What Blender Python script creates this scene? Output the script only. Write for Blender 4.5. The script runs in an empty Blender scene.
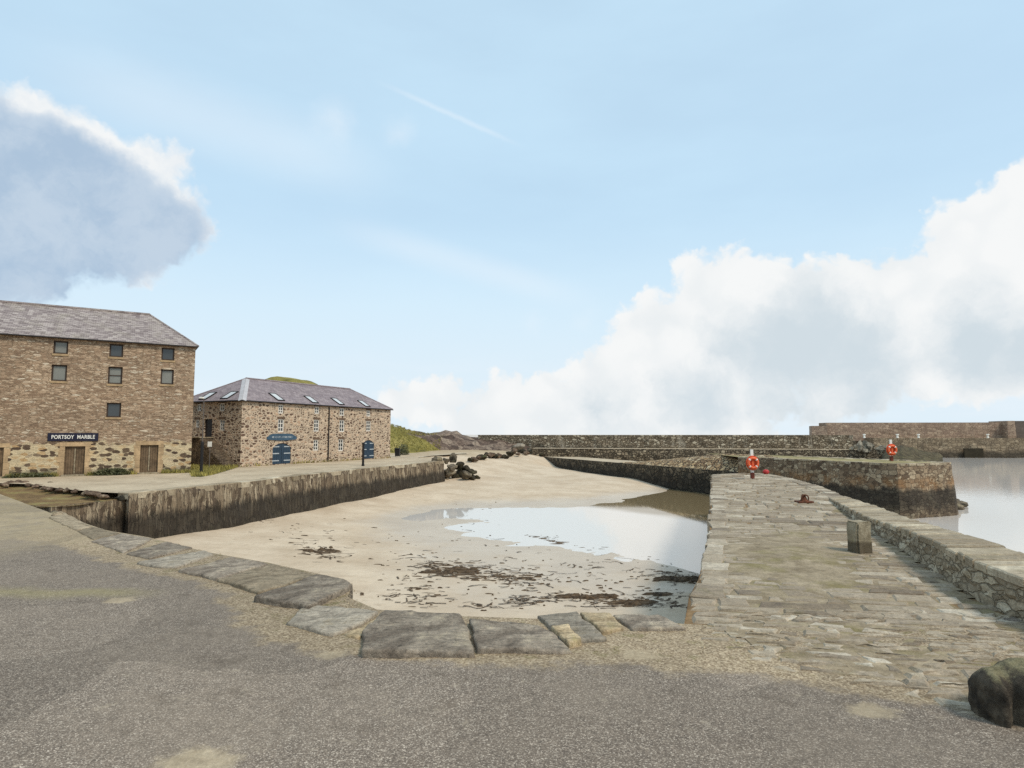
import bpy, bmesh, math, random
import numpy as np
from mathutils import Vector, noise as mn

R = random.Random(7)
sc = bpy.context.scene
COL = sc.collection
F = 620.0
CAM = Vector((0, 0, 2.7))
PITCH = math.atan(50 / F)
FWD = Vector((0, math.cos(PITCH), math.sin(PITCH)))
UP = Vector((0, -math.sin(PITCH), math.cos(PITCH)))
SEA = -3.0


def ray(px, py):
    return FWD + Vector((1, 0, 0)) * ((px - 512) / F) + UP * ((384 - py) / F)


def at(px, py, z=0.0):
    d = ray(px, py)
    return CAM + d * ((z - CAM.z) / d.z)


def atY(px, py, y):
    d = ray(px, py)
    return CAM + d * (y / d.y)


def atplane(px, py, p, n):
    d = ray(px, py)
    return CAM + d * ((p - CAM).dot(n) / d.dot(n))


def nz(p, s=1.0, o=3):
    return mn.fractal(Vector(p) * s, 1.0, 2.0, o)


# ------------------------------------------------------------------ objects
def obj(name, bm, m, parent=None, origin=None, smooth=False, uv=True):
    bm.normal_update()
    if uv:
        box_uv(bm)
    o_ = Vector((0, 0, 0))
    if parent is not None:
        o_ = parent['_o'] if '_o' in parent else (0, 0, 0)
        o_ = Vector(o_)
    elif origin is not None:
        o_ = Vector(origin)
    bmesh.ops.translate(bm, verts=bm.verts, vec=-o_)
    me = bpy.data.meshes.new(name)
    bm.to_mesh(me)
    bm.free()
    if smooth:
        for p in me.polygons:
            p.use_smooth = True
    for mm in (m if isinstance(m, (list, tuple)) else [m]):
        me.materials.append(mm)
    o = bpy.data.objects.new(name, me)
    COL.objects.link(o)
    if parent is not None:
        o.parent = parent
        o['_o'] = tuple(o_)
    else:
        o.location = o_
        o['_o'] = tuple(o_)
    return o


def tag(o, label=None, cat=None, group=None, kind=None):
    if label: o['label'] = label
    if cat: o['category'] = cat
    if group: o['group'] = group
    if kind: o['kind'] = kind
    return o


def thing(name, label, cat, loc, group=None):
    o = bpy.data.objects.new(name, None)
    o.empty_display_size = .2
    COL.objects.link(o)
    o.location = loc
    o['_o'] = tuple(loc)
    return tag(o, label, cat, group)


def dup(root, loc, rotz=0.0, scale=None, label=None):
    r = root.copy()
    COL.objects.link(r)
    r.location = loc
    r.rotation_euler = (0, 0, rotz)
    if scale: r.scale = scale
    if label: r['label'] = label
    for ch in list(root.children):
        c = ch.copy()
        COL.objects.link(c)
        c.parent = r
        for g in list(ch.children):
            d = g.copy()
            COL.objects.link(d)
            d.parent = c
    return r


def box_uv(bm):
    ul = bm.loops.layers.uv.verify()
    if bm.faces and bm.faces.layers.int.get('keepuv') is not None:
        return
    for f in bm.faces:
        n = f.normal
        if abs(n.z) > .75:
            for l in f.loops:
                l[ul].uv = (l.vert.co.x, l.vert.co.y)
        else:
            t = Vector((-n.y, n.x, 0))
            if t.length < 1e-6: t = Vector((1, 0, 0))
            t.normalize()
            # snap tangent so that neighbouring faces share one frame
            a = round(math.atan2(t.y, t.x) / (math.pi / 8)) * (math.pi / 8)
            t = Vector((math.cos(a), math.sin(a), 0))
            sl = math.sqrt(max(1e-4, 1 - n.z * n.z))
            for l in f.loops:
                l[ul].uv = (l.vert.co.dot(t), l.vert.co.z / sl)


def box(bm, c, sx, sy, sz, u=Vector((1, 0, 0)), w=None, bev=0.0):
    """box centred at c, axes u (horizontal), v = up x u, z; sizes full"""
    u = Vector(u).normalized()
    z = Vector((0, 0, 1))
    v = z.cross(u)
    vs = []
    for dz in (-.5, .5):
        for a, b in ((-.5, -.5), (.5, -.5), (.5, .5), (-.5, .5)):
            vs.append(bm.verts.new(Vector(c) + u * a * sx + v * b * sy + z * dz * sz))
    q = [(3, 2, 1, 0), (4, 5, 6, 7), (0, 1, 5, 4), (1, 2, 6, 5), (2, 3, 7, 6), (3, 0, 4, 7)]
    fs = [bm.faces.new([vs[i] for i in f]) for f in q]
    if bev > 0:
        es = list({e for f in fs for e in f.edges})
        bmesh.ops.bevel(bm, geom=es, offset=bev, segments=2, affect='EDGES', profile=.6)
    return fs


def tube(bm, p0, p1, r0, r1=None, n=12, caps=True):
    r1 = r0 if r1 is None else r1
    p0, p1 = Vector(p0), Vector(p1)
    d = (p1 - p0).normalized()
    a = d.orthogonal().normalized()
    b = d.cross(a)
    r = []
    for p, rr in ((p0, r0), (p1, r1)):
        r.append([bm.verts.new(p + (a * math.cos(i * 2 * math.pi / n) + b * math.sin(i * 2 * math.pi / n)) * rr) for i in range(n)])
    for i in range(n):
        bm.faces.new((r[0][i], r[0][(i + 1) % n], r[1][(i + 1) % n], r[1][i]))
    if caps:
        bm.faces.new(r[0][::-1])
        bm.faces.new(r[1])


def lathe(bm, c, prof, n=20):
    rings = []
    for rr, z in prof:
        rings.append([bm.verts.new(Vector(c) + Vector((rr * math.cos(i * 2 * math.pi / n), rr * math.sin(i * 2 * math.pi / n), z))) for i in range(n)])
    for a, b in zip(rings, rings[1:]):
        for i in range(n):
            bm.faces.new((a[i], a[(i + 1) % n], b[(i + 1) % n], b[i]))
    bm.faces.new(rings[0][::-1])
    bm.faces.new(rings[-1])


# ------------------------------------------------------------------ node DSL
def s2l(v):
    v /= 255.0
    return v / 12.92 if v <= .04045 else ((v + .055) / 1.055) ** 2.4


def rgb(r, g, b):
    return (s2l(r), s2l(g), s2l(b), 1)


class G:
    def __init__(self, nt):
        self.nt = nt

    def put(self, node, key, val):
        s = node.inputs[key]
        if hasattr(val, 'is_output'):
            self.nt.links.new(val, s)
        else:
            s.default_value = val

    def new(self, t, ins=None, **props):
        n = self.nt.nodes.new(t)
        for k, v in props.items():
            setattr(n, k, v)
        for k, v in (ins or {}).items():
            self.put(n, k, v)
        return n

    def math(self, op, a, b=0.0, c=None, clamp=False):
        n = self.new('ShaderNodeMath', {0: a, 1: b}, operation=op, use_clamp=clamp)
        if c is not None: self.put(n, 2, c)
        return n.outputs[0]

    def vm(self, op, a, b=(0, 0, 0)):
        n = self.new('ShaderNodeVectorMath', {0: a, 1: b}, operation=op)
        return n.outputs['Value'] if op in ('DISTANCE', 'DOT_PRODUCT', 'LENGTH') else n.outputs[0]

    def noise(self, v, s, d=4, r=.55, dist=0.0, col=False):
        n = self.new('ShaderNodeTexNoise', {'Vector': v, 'Scale': s, 'Detail': d, 'Roughness': r, 'Distortion': dist})
        return n.outputs['Color' if col else 'Fac']

    def vor(self, v, s, feature='F1', rnd=1.0, dim='3D', metric='EUCLIDEAN'):
        n = self.new('ShaderNodeTexVoronoi', None, feature=feature, voronoi_dimensions=dim)
        if feature != 'DISTANCE_TO_EDGE': n.distance = metric
        self.put(n, 'Vector', v); self.put(n, 'Scale', s); self.put(n, 'Randomness', rnd)
        return n

    def mr(self, v, a, b, c=0.0, d=1.0, smooth=True):
        n = self.new('ShaderNodeMapRange', {'Value': v, 'From Min': a, 'From Max': b, 'To Min': c, 'To Max': d},
                     interpolation_type='SMOOTHSTEP' if smooth else 'LINEAR')
        return n.outputs[0]

    def mix(self, f, a, b, blend='MIX'):
        n = self.new('ShaderNodeMix', None, data_type='RGBA', blend_type=blend)
        self.put(n, 0, f); self.put(n, 6, a); self.put(n, 7, b)
        return n.outputs[2]

    def ramp(self, f, stops, interp='LINEAR'):
        n = self.new('ShaderNodeValToRGB', {0: f})
        cr = n.color_ramp
        cr.interpolation = interp
        while len(cr.elements) < len(stops): cr.elements.new(.5)
        for e, (p, c) in zip(cr.elements, stops):
            e.position = p; e.color = c
        return n.outputs[0]

    def val(self, col, f):  # multiply colour by scalar
        return self.mix(1.0, col, f, 'MULTIPLY')

    def bump(self, h, strength=.5, dist=.02, normal=None):
        n = self.new('ShaderNodeBump', {'Height': h, 'Strength': strength, 'Distance': dist})
        if normal is not None: self.put(n, 'Normal', normal)
        return n.outputs[0]

    def grit(self, col, v, scale, amt):
        a = self.noise(v, scale, 6, .75)
        b = self.noise(v, scale * .22, 5, .7)
        k = self.math('ADD', self.mr(a, .28, .72, 1 - amt, 1 + amt, False), self.mr(b, .28, .72, -amt * .7, amt * .7, False))
        return self.mix(1.0, col, k, 'MULTIPLY')

    def pos(self):
        return self.new('ShaderNodeNewGeometry').outputs['Position']

    def obj(self):
        return self.new('ShaderNodeTexCoord').outputs['Object']

    def uv(self):
        return self.new('ShaderNodeTexCoord').outputs['UV']

    def sep(self, v):
        return self.new('ShaderNodeSeparateXYZ', {0: v}).outputs

    def attr(self, name, out='Fac'):
        return self.new('ShaderNodeAttribute', None, attribute_name=name).outputs[out]

    def rand(self):
        return self.new('ShaderNodeObjectInfo').outputs['Random']


def material(name):
    m = bpy.data.materials.new(name)
    m.use_nodes = True
    nt = m.node_tree
    nt.nodes.clear()
    g = G(nt)
    out = nt.nodes.new('ShaderNodeOutputMaterial')
    b = nt.nodes.new('ShaderNodeBsdfPrincipled')
    nt.links.new(b.outputs[0], out.inputs[0])
    g.b = b
    g.out = out
    g.put(b, 'Roughness', .9)
    g.put(b, 'Specular IOR Level', .25)
    return m, g


def simple(name, col, rough=.6, var=.25, scale=6.0, metal=0.0, bump=.2, spec=.3):
    m, g = material(name)
    p = g.obj()
    n = g.noise(p, scale, 5, .6)
    c = g.mix(g.mr(n, .3, .7), tuple(x * (1 - var) for x in col[:3]) + (1,), tuple(min(1, x * (1 + var)) for x in col[:3]) + (1,))
    if var >= .15: c = g.grit(c, p, scale * 6, var)
    g.put(g.b, 'Base Color', c)
    g.put(g.b, 'Roughness', rough)
    g.put(g.b, 'Metallic', metal)
    g.put(g.b, 'Specular IOR Level', spec)
    if bump: g.put(g.b, 'Normal', g.bump(g.noise(p, scale * 5, 4), bump, .01))
    return m


def stone_wall(name, cols, mortar, su, sv, mw=.06, rnd=.85, warp=.25, bump=.6, weather=.35, extra=None, two=None, bdist=.04):
    """rubble masonry; UV in metres. cols = ramp stops over a random value per stone"""
    m, g = material(name)
    uv = g.uv()
    w = g.vm('SUBTRACT', g.noise(uv, 1.3, 3, .5, col=True), (.5, .5, .5))
    w2 = g.vm('SUBTRACT', g.noise(uv, 7.0, 2, .5, col=True), (.5, .5, .5))
    p = g.vm('ADD', uv, g.vm('MULTIPLY', w, (warp, warp * .5, 0)))
    p = g.vm('ADD', p, g.vm('MULTIPLY', w2, (.06, .05, 0)))
    p = g.vm('MULTIPLY', p, (su, sv, 1))
    v = g.vor(p, 1.0, 'F1', rnd, '2D')
    e = g.vor(p, 1.0, 'DISTANCE_TO_EDGE', rnd, '2D')
    rnds = g.new('ShaderNodeSeparateColor', {0: v.outputs['Color']}).outputs
    r1, r2 = rnds[0], rnds[1]
    pb = g.vm('ADD', g.vm('MULTIPLY', p, (1.75, 1.6, 1)), (13.7, 5.1, 0))
    vb = g.vor(pb, 1.0, 'F1', rnd, '2D')
    eb = g.vor(pb, 1.0, 'DISTANCE_TO_EDGE', rnd, '2D')
    pick = g.mr(g.math('ADD', g.noise(uv, .9, 4, .65), g.math('MULTIPLY', g.math('SUBTRACT', r2, .5), .35)), .49, .51)
    r1 = g.mix(pick, r1, g.new('ShaderNodeSeparateColor', {0: vb.outputs['Color']}).outputs[0])
    ed = g.mix(pick, e.outputs['Distance'], g.math('MULTIPLY', eb.outputs['Distance'], .75))
    stone = g.ramp(r1, cols)
    fine = g.noise(uv, 18.0, 5, .65)
    stone = g.mix(g.mr(fine, .3, .75, 0, .55), stone, g.mix(.5, stone, (.02, .017, .013, 1)))
    med = g.noise(uv, 5.0, 3, .6)
    mask = g.mr(g.math('ADD', ed, g.math('MULTIPLY', g.math('SUBTRACT', med, .5), mw * 1.6)), mw * .35, mw * 1.25)
    mcol = g.mix(g.noise(uv, 9, 4, .6), mortar, g.mix(.35, mortar, (.05, .04, .03, 1)))
    col = g.mix(mask, mcol, stone)
    big = g.noise(uv, .45, 4, .6)
    col = g.mix(g.mr(big, .35, .7, 0, weather), col, g.mix(.55, col, (.05, .042, .035, 1)))
    col = g.grit(col, uv, 22.0, .30)
    if extra: col = extra(g, uv, col)
    g.put(g.b, 'Base Color', col)
    h = g.math('ADD', g.math('MULTIPLY', mask, g.math('ADD', .6, g.math('MULTIPLY', r2, .5))), g.math('MULTIPLY', fine, .35))
    g.put(g.b, 'Normal', g.bump(h, bump, bdist))
    return m


def tide(z0, z1, dark=(.030, .025, .019, 1), streak=(3.0, .25), green=0.0, top=None, rust=None, amt=.78, band=None, vs=0.0):
    def f(g, uv, col):
        z = g.sep(g.pos())[2]
        st = g.noise(g.vm('MULTIPLY', uv, (streak[0], streak[1], 1)), 1.0, 5, .65)
        zz = g.math('ADD', z, g.math('MULTIPLY', g.math('SUBTRACT', st, .5), 1.3))
        d = g.mr(zz, z0, z1, amt, 0)
        if band:
            d = g.math('MULTIPLY', d, g.mr(zz, band[0], band[1], band[2], 1))
        if vs:
            vn = g.noise(g.vm('MULTIPLY', uv, (7.0, .45, 1)), 1.0, 5, .7)
            col = g.mix(1.0, col, g.mr(vn, .3, .7, 1 - vs, 1 + vs * .35, False), 'MULTIPLY')
        if top:
            col = g.mix(g.mr(zz, top[0], top[1], 0, top[3]), col, top[2])
        if rust:
            rm = g.math('MULTIPLY', g.mr(zz, rust[0] - .5, rust[0]), g.mr(zz, rust[0] + .7, rust[0] + .1))
            rm = g.math('MULTIPLY', rm, g.mr(g.noise(uv, .9, 4, .6), .38, .62, 0, rust[2]))
            col = g.mix(rm, col, rust[1])
        wh = g.noise(g.vm('MULTIPLY', uv, (4.5, .5, 1)), 1.3, 4, .6)
        col = g.mix(g.mr(wh, .58, .72, 0, .45), col, rgb(168, 152, 128))
        col = g.mix(d, col, g.grit(dark, uv, 9.0, .5))
        if green:
            gm = g.math('MULTIPLY', g.mr(g.noise(uv, 1.1, 4, .6), .5, .68, 0, green), g.mr(z, z0 - 1.6, z0 - .2, 1, .2))
            col = g.mix(gm, col, (.030, .050, .018, 1))
        return col
    return f


# ------------------------------------------------------------------ world: sky and clouds
w = bpy.data.worlds.new("World")
sc.world = w
w.use_nodes = True
nt = w.node_tree
nt.nodes.clear()
g = G(nt)
SUN_EL, SUN_VEC = 50.0, Vector((.80, -.58, 0)).normalized()
# direction to the sun in the horizontal plane -> Nishita rotation (0 = +Y, clockwise)
sky = g.new('ShaderNodeTexSky', None, sky_type='NISHITA', sun_disc=False, sun_elevation=math.radians(SUN_EL),
            sun_rotation=math.atan2(SUN_VEC.x, SUN_VEC.y), altitude=0, air_density=1.0, dust_density=1.0, ozone_density=1.0)
d = g.new('ShaderNodeTexCoord').outputs['Generated']
ws = g.vm('SUBTRACT', g.noise(d, 9.0, 5, .6, col=True), (.5, .5, .5))
ws2 = g.vm('SUBTRACT', g.noise(d, 34.0, 4, .6, col=True), (.5, .5, .5))
dw = g.vm('ADD', d, g.vm('MULTIPLY', ws, (.075, .075, .075)))
dw = g.vm('ADD', dw, g.vm('MULTIPLY', ws2, (.022, .022, .022)))
pf1 = g.vor(dw, 22.0, 'SMOOTH_F1', 1.0).outputs['Distance']
pf2 = g.vor(dw, 55.0, 'SMOOTH_F1', 1.0).outputs['Distance']
pf3 = g.vor(dw, 120.0, 'SMOOTH_F1', 1.0).outputs['Distance']
puff = g.math('ADD', g.math('MULTIPLY', g.math('SUBTRACT', .45, pf1), .34), g.math('ADD', g.math('MULTIPLY', g.math('SUBTRACT', .45, pf2), .20), g.math('MULTIPLY', g.math('SUBTRACT', .45, pf3), .09)))


def blobs(lst, vec, k=.12):
    acc = None
    for px, py, r in lst:
        dv = ray(px, py)
        L = dv.length
        c = dv.normalized()
        rr = r / F / L ** 1.5
        f = g.math('MULTIPLY_ADD', g.vm('DISTANCE', vec, tuple(c)), -1.0 / rr * .5, .5)
        f = g.math('MULTIPLY', f, min(2.0, r / 45.0))
        acc = f if acc is None else g.new('ShaderNodeMath', {0: acc, 1: f, 2: k}, operation='SMOOTH_MAX').outputs[0]
    return acc


SKYMUL = 1.0
skyc = g.mix(1.0, sky.outputs[0], (1, 1, 1, 1), 'MULTIPLY')
SKY_K = 0.1
CW = (6.0, 6.1, 6.1, 1)          # sunlit cloud
CG = (4.15, 4.7, 5.05, 1)          # shaded cloud underside
CB = (2.75, 3.6, 4.6, 1)          # dark rain cloud
z = g.sep(d)[2]
# thin veil of high haze in front of the blue
veil = g.mr(g.noise(g.vm('MULTIPLY', d, (1.2, 1.2, 4.0)), 1.6, 5, .55), .3, .75, .76, .88)
veil = g.math('ADD', veil, g.mr(z, .02, .38, .30, 0))
c = g.mix(veil, skyc, (4.0, 5.45, 6.5, 1))
# wisps and a contrail
wisp = blobs([(335, 127, 26), (402, 136, 22), (535, 325, 16), (590, 322, 13)], dw)
c = g.mix(g.mr(z, .02, .36, .75, 0), c, (5.2, 5.75, 6.1, 1))
c = g.mix(g.mr(wisp, -.05, .35, 0, .35), c, (5.8, 6.1, 6.4, 1))


def streak(p0, p1, wd, amt, c):
    a, b = ray(*p0).normalized(), ray(*p1).normalized()
    n = a.cross(b).normalized()
    mid = (a + b).normalized()
    half = (a - b).length / 2
    o = g.math('ABSOLUTE', g.vm('DOT_PRODUCT', dw2, tuple(n)))
    m1 = g.mr(o, 0, wd, 1, 0)
    m2 = g.mr(g.vm('DISTANCE', d, tuple(mid)), half * .3, half, 1, 0)
    return g.mix(g.math('MULTIPLY', g.math('MULTIPLY', m1, m2), amt), c, (5.9, 6.2, 6.5, 1))


dw2 = g.vm('ADD', d, g.vm('MULTIPLY', ws2, (.006, .006, .006)))
c = streak((370, 78), (530, 150), .006, .28, c)
c = streak((300, 215), (620, 310), .035, .25, c)
c = streak((-40, 40), (420, 190), .07, .25, c)
RC = [(1035, 240, 85), (975, 250, 62), (1000, 325, 90), (905, 300, 55), (850, 315, 68), (790, 325, 62), (715, 310, 56), (665, 345, 56),
      (740, 370, 60), (850, 372, 60), (935, 352, 55), (610, 385, 45), (550, 402, 36), (650, 405, 40), (740, 410, 40), (820, 405, 30),
      (490, 405, 32), (440, 402, 30), (404, 405, 26), (520, 415, 40), (470, 420, 36), (580, 425, 50), (640, 440, 60), (720, 440, 60), (700, 395, 45), (690, 410, 40), (1120, 260, 130), (1250, 300, 150), (1120, 380, 80)]
LC = [(-20, 165, 100), (40, 150, 72), (85, 175, 62), (115, 200, 55), (135, 248, 34), (158, 240, 30), (148, 175, 30), (165, 214, 40), (195, 228, 15), (60, 240, 50), (0, 258, 48), (20, 275, 34), (100, 250, 36), (-110, 190, 120), (-260, 230, 130), (128, 165, 30)]
# the rest of the sky, outside this view, so that light and reflections are those of a half clouded day
OC = [(-900, 100, 330), (2100, 0, 360), (1750, 330, 240)]
Fr = g.math('ADD', blobs(RC + OC, dw), puff)
Fl = g.math('ADD', blobs(LC, dw), puff)
det = g.noise(dw, 14.0, 6, .62)
shade_r = g.math('ADD', blobs([(800, 352, 70), (860, 360, 60), (735, 352, 40), (980, 345, 55), (1040, 350, 60), (700, 402, 36), (790, 402, 40), (870, 396, 40), (600, 410, 26)], dw),
                 g.math('MULTIPLY', g.math('SUBTRACT', det, .5), 1.1))
cr = g.mix(g.mr(shade_r, -.30, .6, 0, 1.0), CW, CG)
cr = g.mix(g.mr(pf1, .25, .75, 0, .30), cr, CG)
dark_l = g.math('ADD', blobs([(-20, 186, 96), (40, 180, 64), (70, 205, 64), (112, 228, 48), (165, 232, 32), (50, 252, 52), (0, 262, 54), (100, 250, 44), (30, 280, 40), (-110, 200, 120), (-260, 230, 130)], dw),
                g.math('MULTIPLY', g.math('SUBTRACT', det, .5), .35))
cl = g.mix(g.mr(dark_l, -.26, .06), CW, CB)
cl = g.mix(g.mr(det, .35, .7, 0, .5), cl, (4.3, 4.9, 5.5, 1))
c = g.mix(g.mr(Fl, -.10, .13), c, cl)
low = g.mr(g.noise(g.vm('MULTIPLY', d, (1, 1, 6.0)), 5.0, 4, .55), .4, .65, 0, .35)
c = g.mix(g.math('MULTIPLY', low, g.mr(z, .02, .16, 1, 0)), c, (5.6, 6.0, 6.4, 1))
c = g.mix(g.mr(Fr, -.03, .12), c, cr)
bg = g.new('ShaderNodeBackground', {'Color': c, 'Strength': SKY_K})
ow = g.new('ShaderNodeOutputWorld', {0: bg.outputs[0]})

sl = bpy.data.lights.new('sun', 'SUN')
sl.energy = 1.7
sl.angle = math.radians(14)
sl.color = (1, .90, .76)
so = bpy.data.objects.new('sun', sl)
COL.objects.link(so)
sv = Vector((SUN_VEC.x * math.cos(math.radians(SUN_EL)), SUN_VEC.y * math.cos(math.radians(SUN_EL)), math.sin(math.radians(SUN_EL))))
so.rotation_euler = sv.to_track_quat('Z', 'Y').to_euler()

cam = bpy.data.cameras.new('camera')
cam.sensor_width = 36
cam.lens = F / 1024 * 36
cam.clip_end = 6000
cam.clip_start = .05
co = bpy.data.objects.new('camera', cam)
COL.objects.link(co)
co.location = CAM
co.rotation_euler = (math.pi / 2 + PITCH, 0, 0)
sc.camera = co
sc.view_settings.view_transform = 'Standard'
sc.view_settings.look = 'None'
sc.view_settings.exposure = 0.62
sc.view_settings.gamma = 1
sc.render.engine = 'CYCLES'
sc.cycles.max_bounces = 6
sc.cycles.transparent_max_bounces = 8
sc.cycles.use_denoising = False
sc.cycles.caustics_reflective = False

# ------------------------------------------------------------------ ground materials
SPOTS = [(q.x, q.y, r_) for q, r_ in ((at(196, 762), .42), (at(872, 709), .30), (at(330, 655), .25), (at(640, 655), .3), (at(120, 600), .3))]


def m_asphalt():
    m, g = material('asphalt')
    p = g.pos()
    edge = g.attr('edge')
    ch = g.vor(p, 100.0, 'F1', 1.0)
    cr = g.new('ShaderNodeSeparateColor', {0: ch.outputs['Color']}).outputs[0]
    c = g.ramp(cr, [(0, rgb(86, 76, 67)), (.45, rgb(114, 102, 90)), (.8, rgb(142, 128, 113)), (1, rgb(200, 186, 168))])
    n2 = g.noise(p, 26.0, 5, .7)
    c = g.mix(g.mr(n2, .35, .7, 0, .35), c, rgb(113, 99, 84))
    big = g.noise(p, .42, 5, .6)
    c = g.mix(g.mr(big, .42, .66, 0, .4), c, rgb(138, 124, 108))
    med = g.noise(p, 1.9, 4, .6)
    c = g.mix(g.mr(med, .55, .72, 0, .45), c, rgb(90, 78, 65))
    # loose pale grit and bare patches
    gr = g.noise(p, 3.1, 6, .75)
    c = g.mix(g.mr(gr, .60, .66, 0, .5), c, rgb(160, 146, 126))
    # tan gravel and sand gathered along the slabs
    e = g.math('ADD', edge, g.math('MULTIPLY', g.math('SUBTRACT', g.noise(p, 1.5, 6, .7), .5), 1.5))
    gv = g.vor(p, 48.0, 'F1', 1.0)
    gr1 = g.new('ShaderNodeSeparateColor', {0: gv.outputs['Color']}).outputs[0]
    gc = g.ramp(gr1, [(0, rgb(112, 94, 72)), (.5, rgb(150, 131, 104)), (1, rgb(186, 168, 140))])
    c = g.mix(g.mr(e, 2.05, 1.7, 0, .9), c, gc)
    # moss in the same margin
    ms = g.math('MULTIPLY', g.mr(e, 1.9, 1.3), g.mr(g.noise(p, 2.6, 5, .65), .54, .68, 0, .6))
    c = g.mix(ms, c, rgb(98, 92, 42))
    # worn yellow-green line crossing the left
    x, y, zz = g.sep(p)
    ln = g.math('ABSOLUTE', g.math('ADD', g.math('SUBTRACT', y, g.math('MULTIPLY', x, -.06)), g.math('ADD', -10.35, g.math('MULTIPLY', g.math('SUBTRACT', g.noise(p, .8, 4), .5), .9))))
    lm = g.math('MULTIPLY', g.mr(ln, .0, .5, .5, 0), g.mr(x, -5.6, -7.0))
    c = g.mix(lm, c, rgb(152, 140, 96))
    # far left: older pale stone and lichen apron beside the corner
    lf = g.mr(g.math('ADD', x, g.math('MULTIPLY', g.math('SUBTRACT', g.noise(p, .5, 4, .6), .5), 7)), -10.0, -14.5)
    lf = g.math('MULTIPLY', lf, g.mr(y, 10.5, 14))
    c = g.mix(g.math('MULTIPLY', lf, g.mr(g.noise(p, 1.2, 5, .65), .25, .6, .35, .95)), c, g.mix(g.noise(p, 2.2, 5, .7), rgb(132, 116, 88), rgb(178, 161, 132)))
    # worn spots where the stone below shows
    wq = g.math('MULTIPLY', g.math('SUBTRACT', g.noise(p, 5.0, 5, .7), .5), .5)
    for (ax, ay, ar) in SPOTS:
        dq = g.math('ADD', g.vm('DISTANCE', g.vm('MULTIPLY', p, (1, 1.3, 0)), (ax, ay * 1.3, 0)), wq)
        c = g.mix(g.mr(dq, ar, ar * .5, 0, .75), c, g.mix(g.noise(p, 9, 4, .7), rgb(132, 112, 84), rgb(196, 180, 152)))
    # repair patches and hairline cracks
    pv = g.vor(g.vm('ADD', p, g.vm('MULTIPLY', g.noise(p, 1.2, 3, .6, col=True), (.6, .6, 0))), .33, 'F1', 1.0)
    pc = g.new('ShaderNodeSeparateColor', {0: pv.outputs['Color']}).outputs[0]
    c = g.mix(1.0, c, g.mr(pc, 0, 1, .86, 1.1, False), 'MULTIPLY')
    ck = g.vor(g.vm('ADD', p, g.vm('MULTIPLY', g.noise(p, 2.5, 4, .65, col=True), (.5, .5, 0))), .45, 'DISTANCE_TO_EDGE', 1.0).outputs['Distance']
    c = g.mix(g.math('MULTIPLY', g.mr(ck, .010, .002), g.mr(g.noise(p, .6, 3), .5, .7, 0, .22)), c, rgb(62, 54, 44))
    c = g.grit(c, p, 30.0, .22)
    g.put(g.b, 'Base Color', c)
    h = g.math('ADD', g.math('MULTIPLY', g.math('SUBTRACT', 1, ch.outputs['Distance']), .5), n2)
    g.put(g.b, 'Normal', g.bump(h, .55, .010))
    g.put(g.b, 'Roughness', .85)
    return m


def m_sand():
    m, g = material('sand')
    p = g.pos()
    x, y, z = g.sep(p)
    n = g.noise(p, .35, 5, .6)
    c = g.mix(g.mr(n, .3, .7), rgb(188, 168, 143), rgb(206, 188, 164))
    c = g.mix(g.mr(g.noise(p, 2.2, 6, .7), .5, .75, 0, .4), c, rgb(148, 129, 105))
    c = g.mix(g.mr(g.noise(p, 60, 3, .7), .45, .75, 0, .35), c, rgb(128, 111, 90))
    c = g.mix(g.mr(g.noise(g.vm('MULTIPLY', p, (.35, 1, 1)), .5, 5, .65), .5, .72, 0, .45), c, rgb(160, 140, 116))
    zz = g.math('ADD', z, g.math('MULTIPLY', g.math('SUBTRACT', g.noise(p, .55, 5, .6), .5), .22))
    wet = g.mr(zz, -2.95, -2.72, 1, 0)
    c = g.mix(g.math('MULTIPLY', wet, .5), c, rgb(182, 166, 146))
    # darker weedy bed in deep water; also browns the pool's painted wall reflection
    c = g.mix(g.mr(z, -3.12, -3.4), c, rgb(138, 110, 70))
    # earth and turf on the far bank above the tide
    hi = g.mr(g.math('ADD', z, g.math('MULTIPLY', g.math('SUBTRACT', g.noise(p, .5, 5, .65), .5), 1.2)), -.6, .2)
    c = g.mix(g.math('MULTIPLY', hi, .6), c, rgb(150, 130, 98))
    g.put(g.b, 'Base Color', c)
    g.put(g.b, 'Roughness', g.mix(wet, (.95, .95, .95, 1), (.42, .42, .42, 1)))
    g.put(g.b, 'Specular IOR Level', g.mix(wet, (.2, .2, .2, 1), (.45, .45, .45, 1)))
    h = g.math('ADD', g.noise(p, 1.6, 4, .6), g.math('MULTIPLY', g.noise(g.vm('MULTIPLY', p, (1, 2.2, 1)), 6.0, 4, .6), .35))
    g.put(g.b, 'Normal', g.bump(h, g.mr(wet, 0, 1, .8, .2), .08))
    return m


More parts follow.
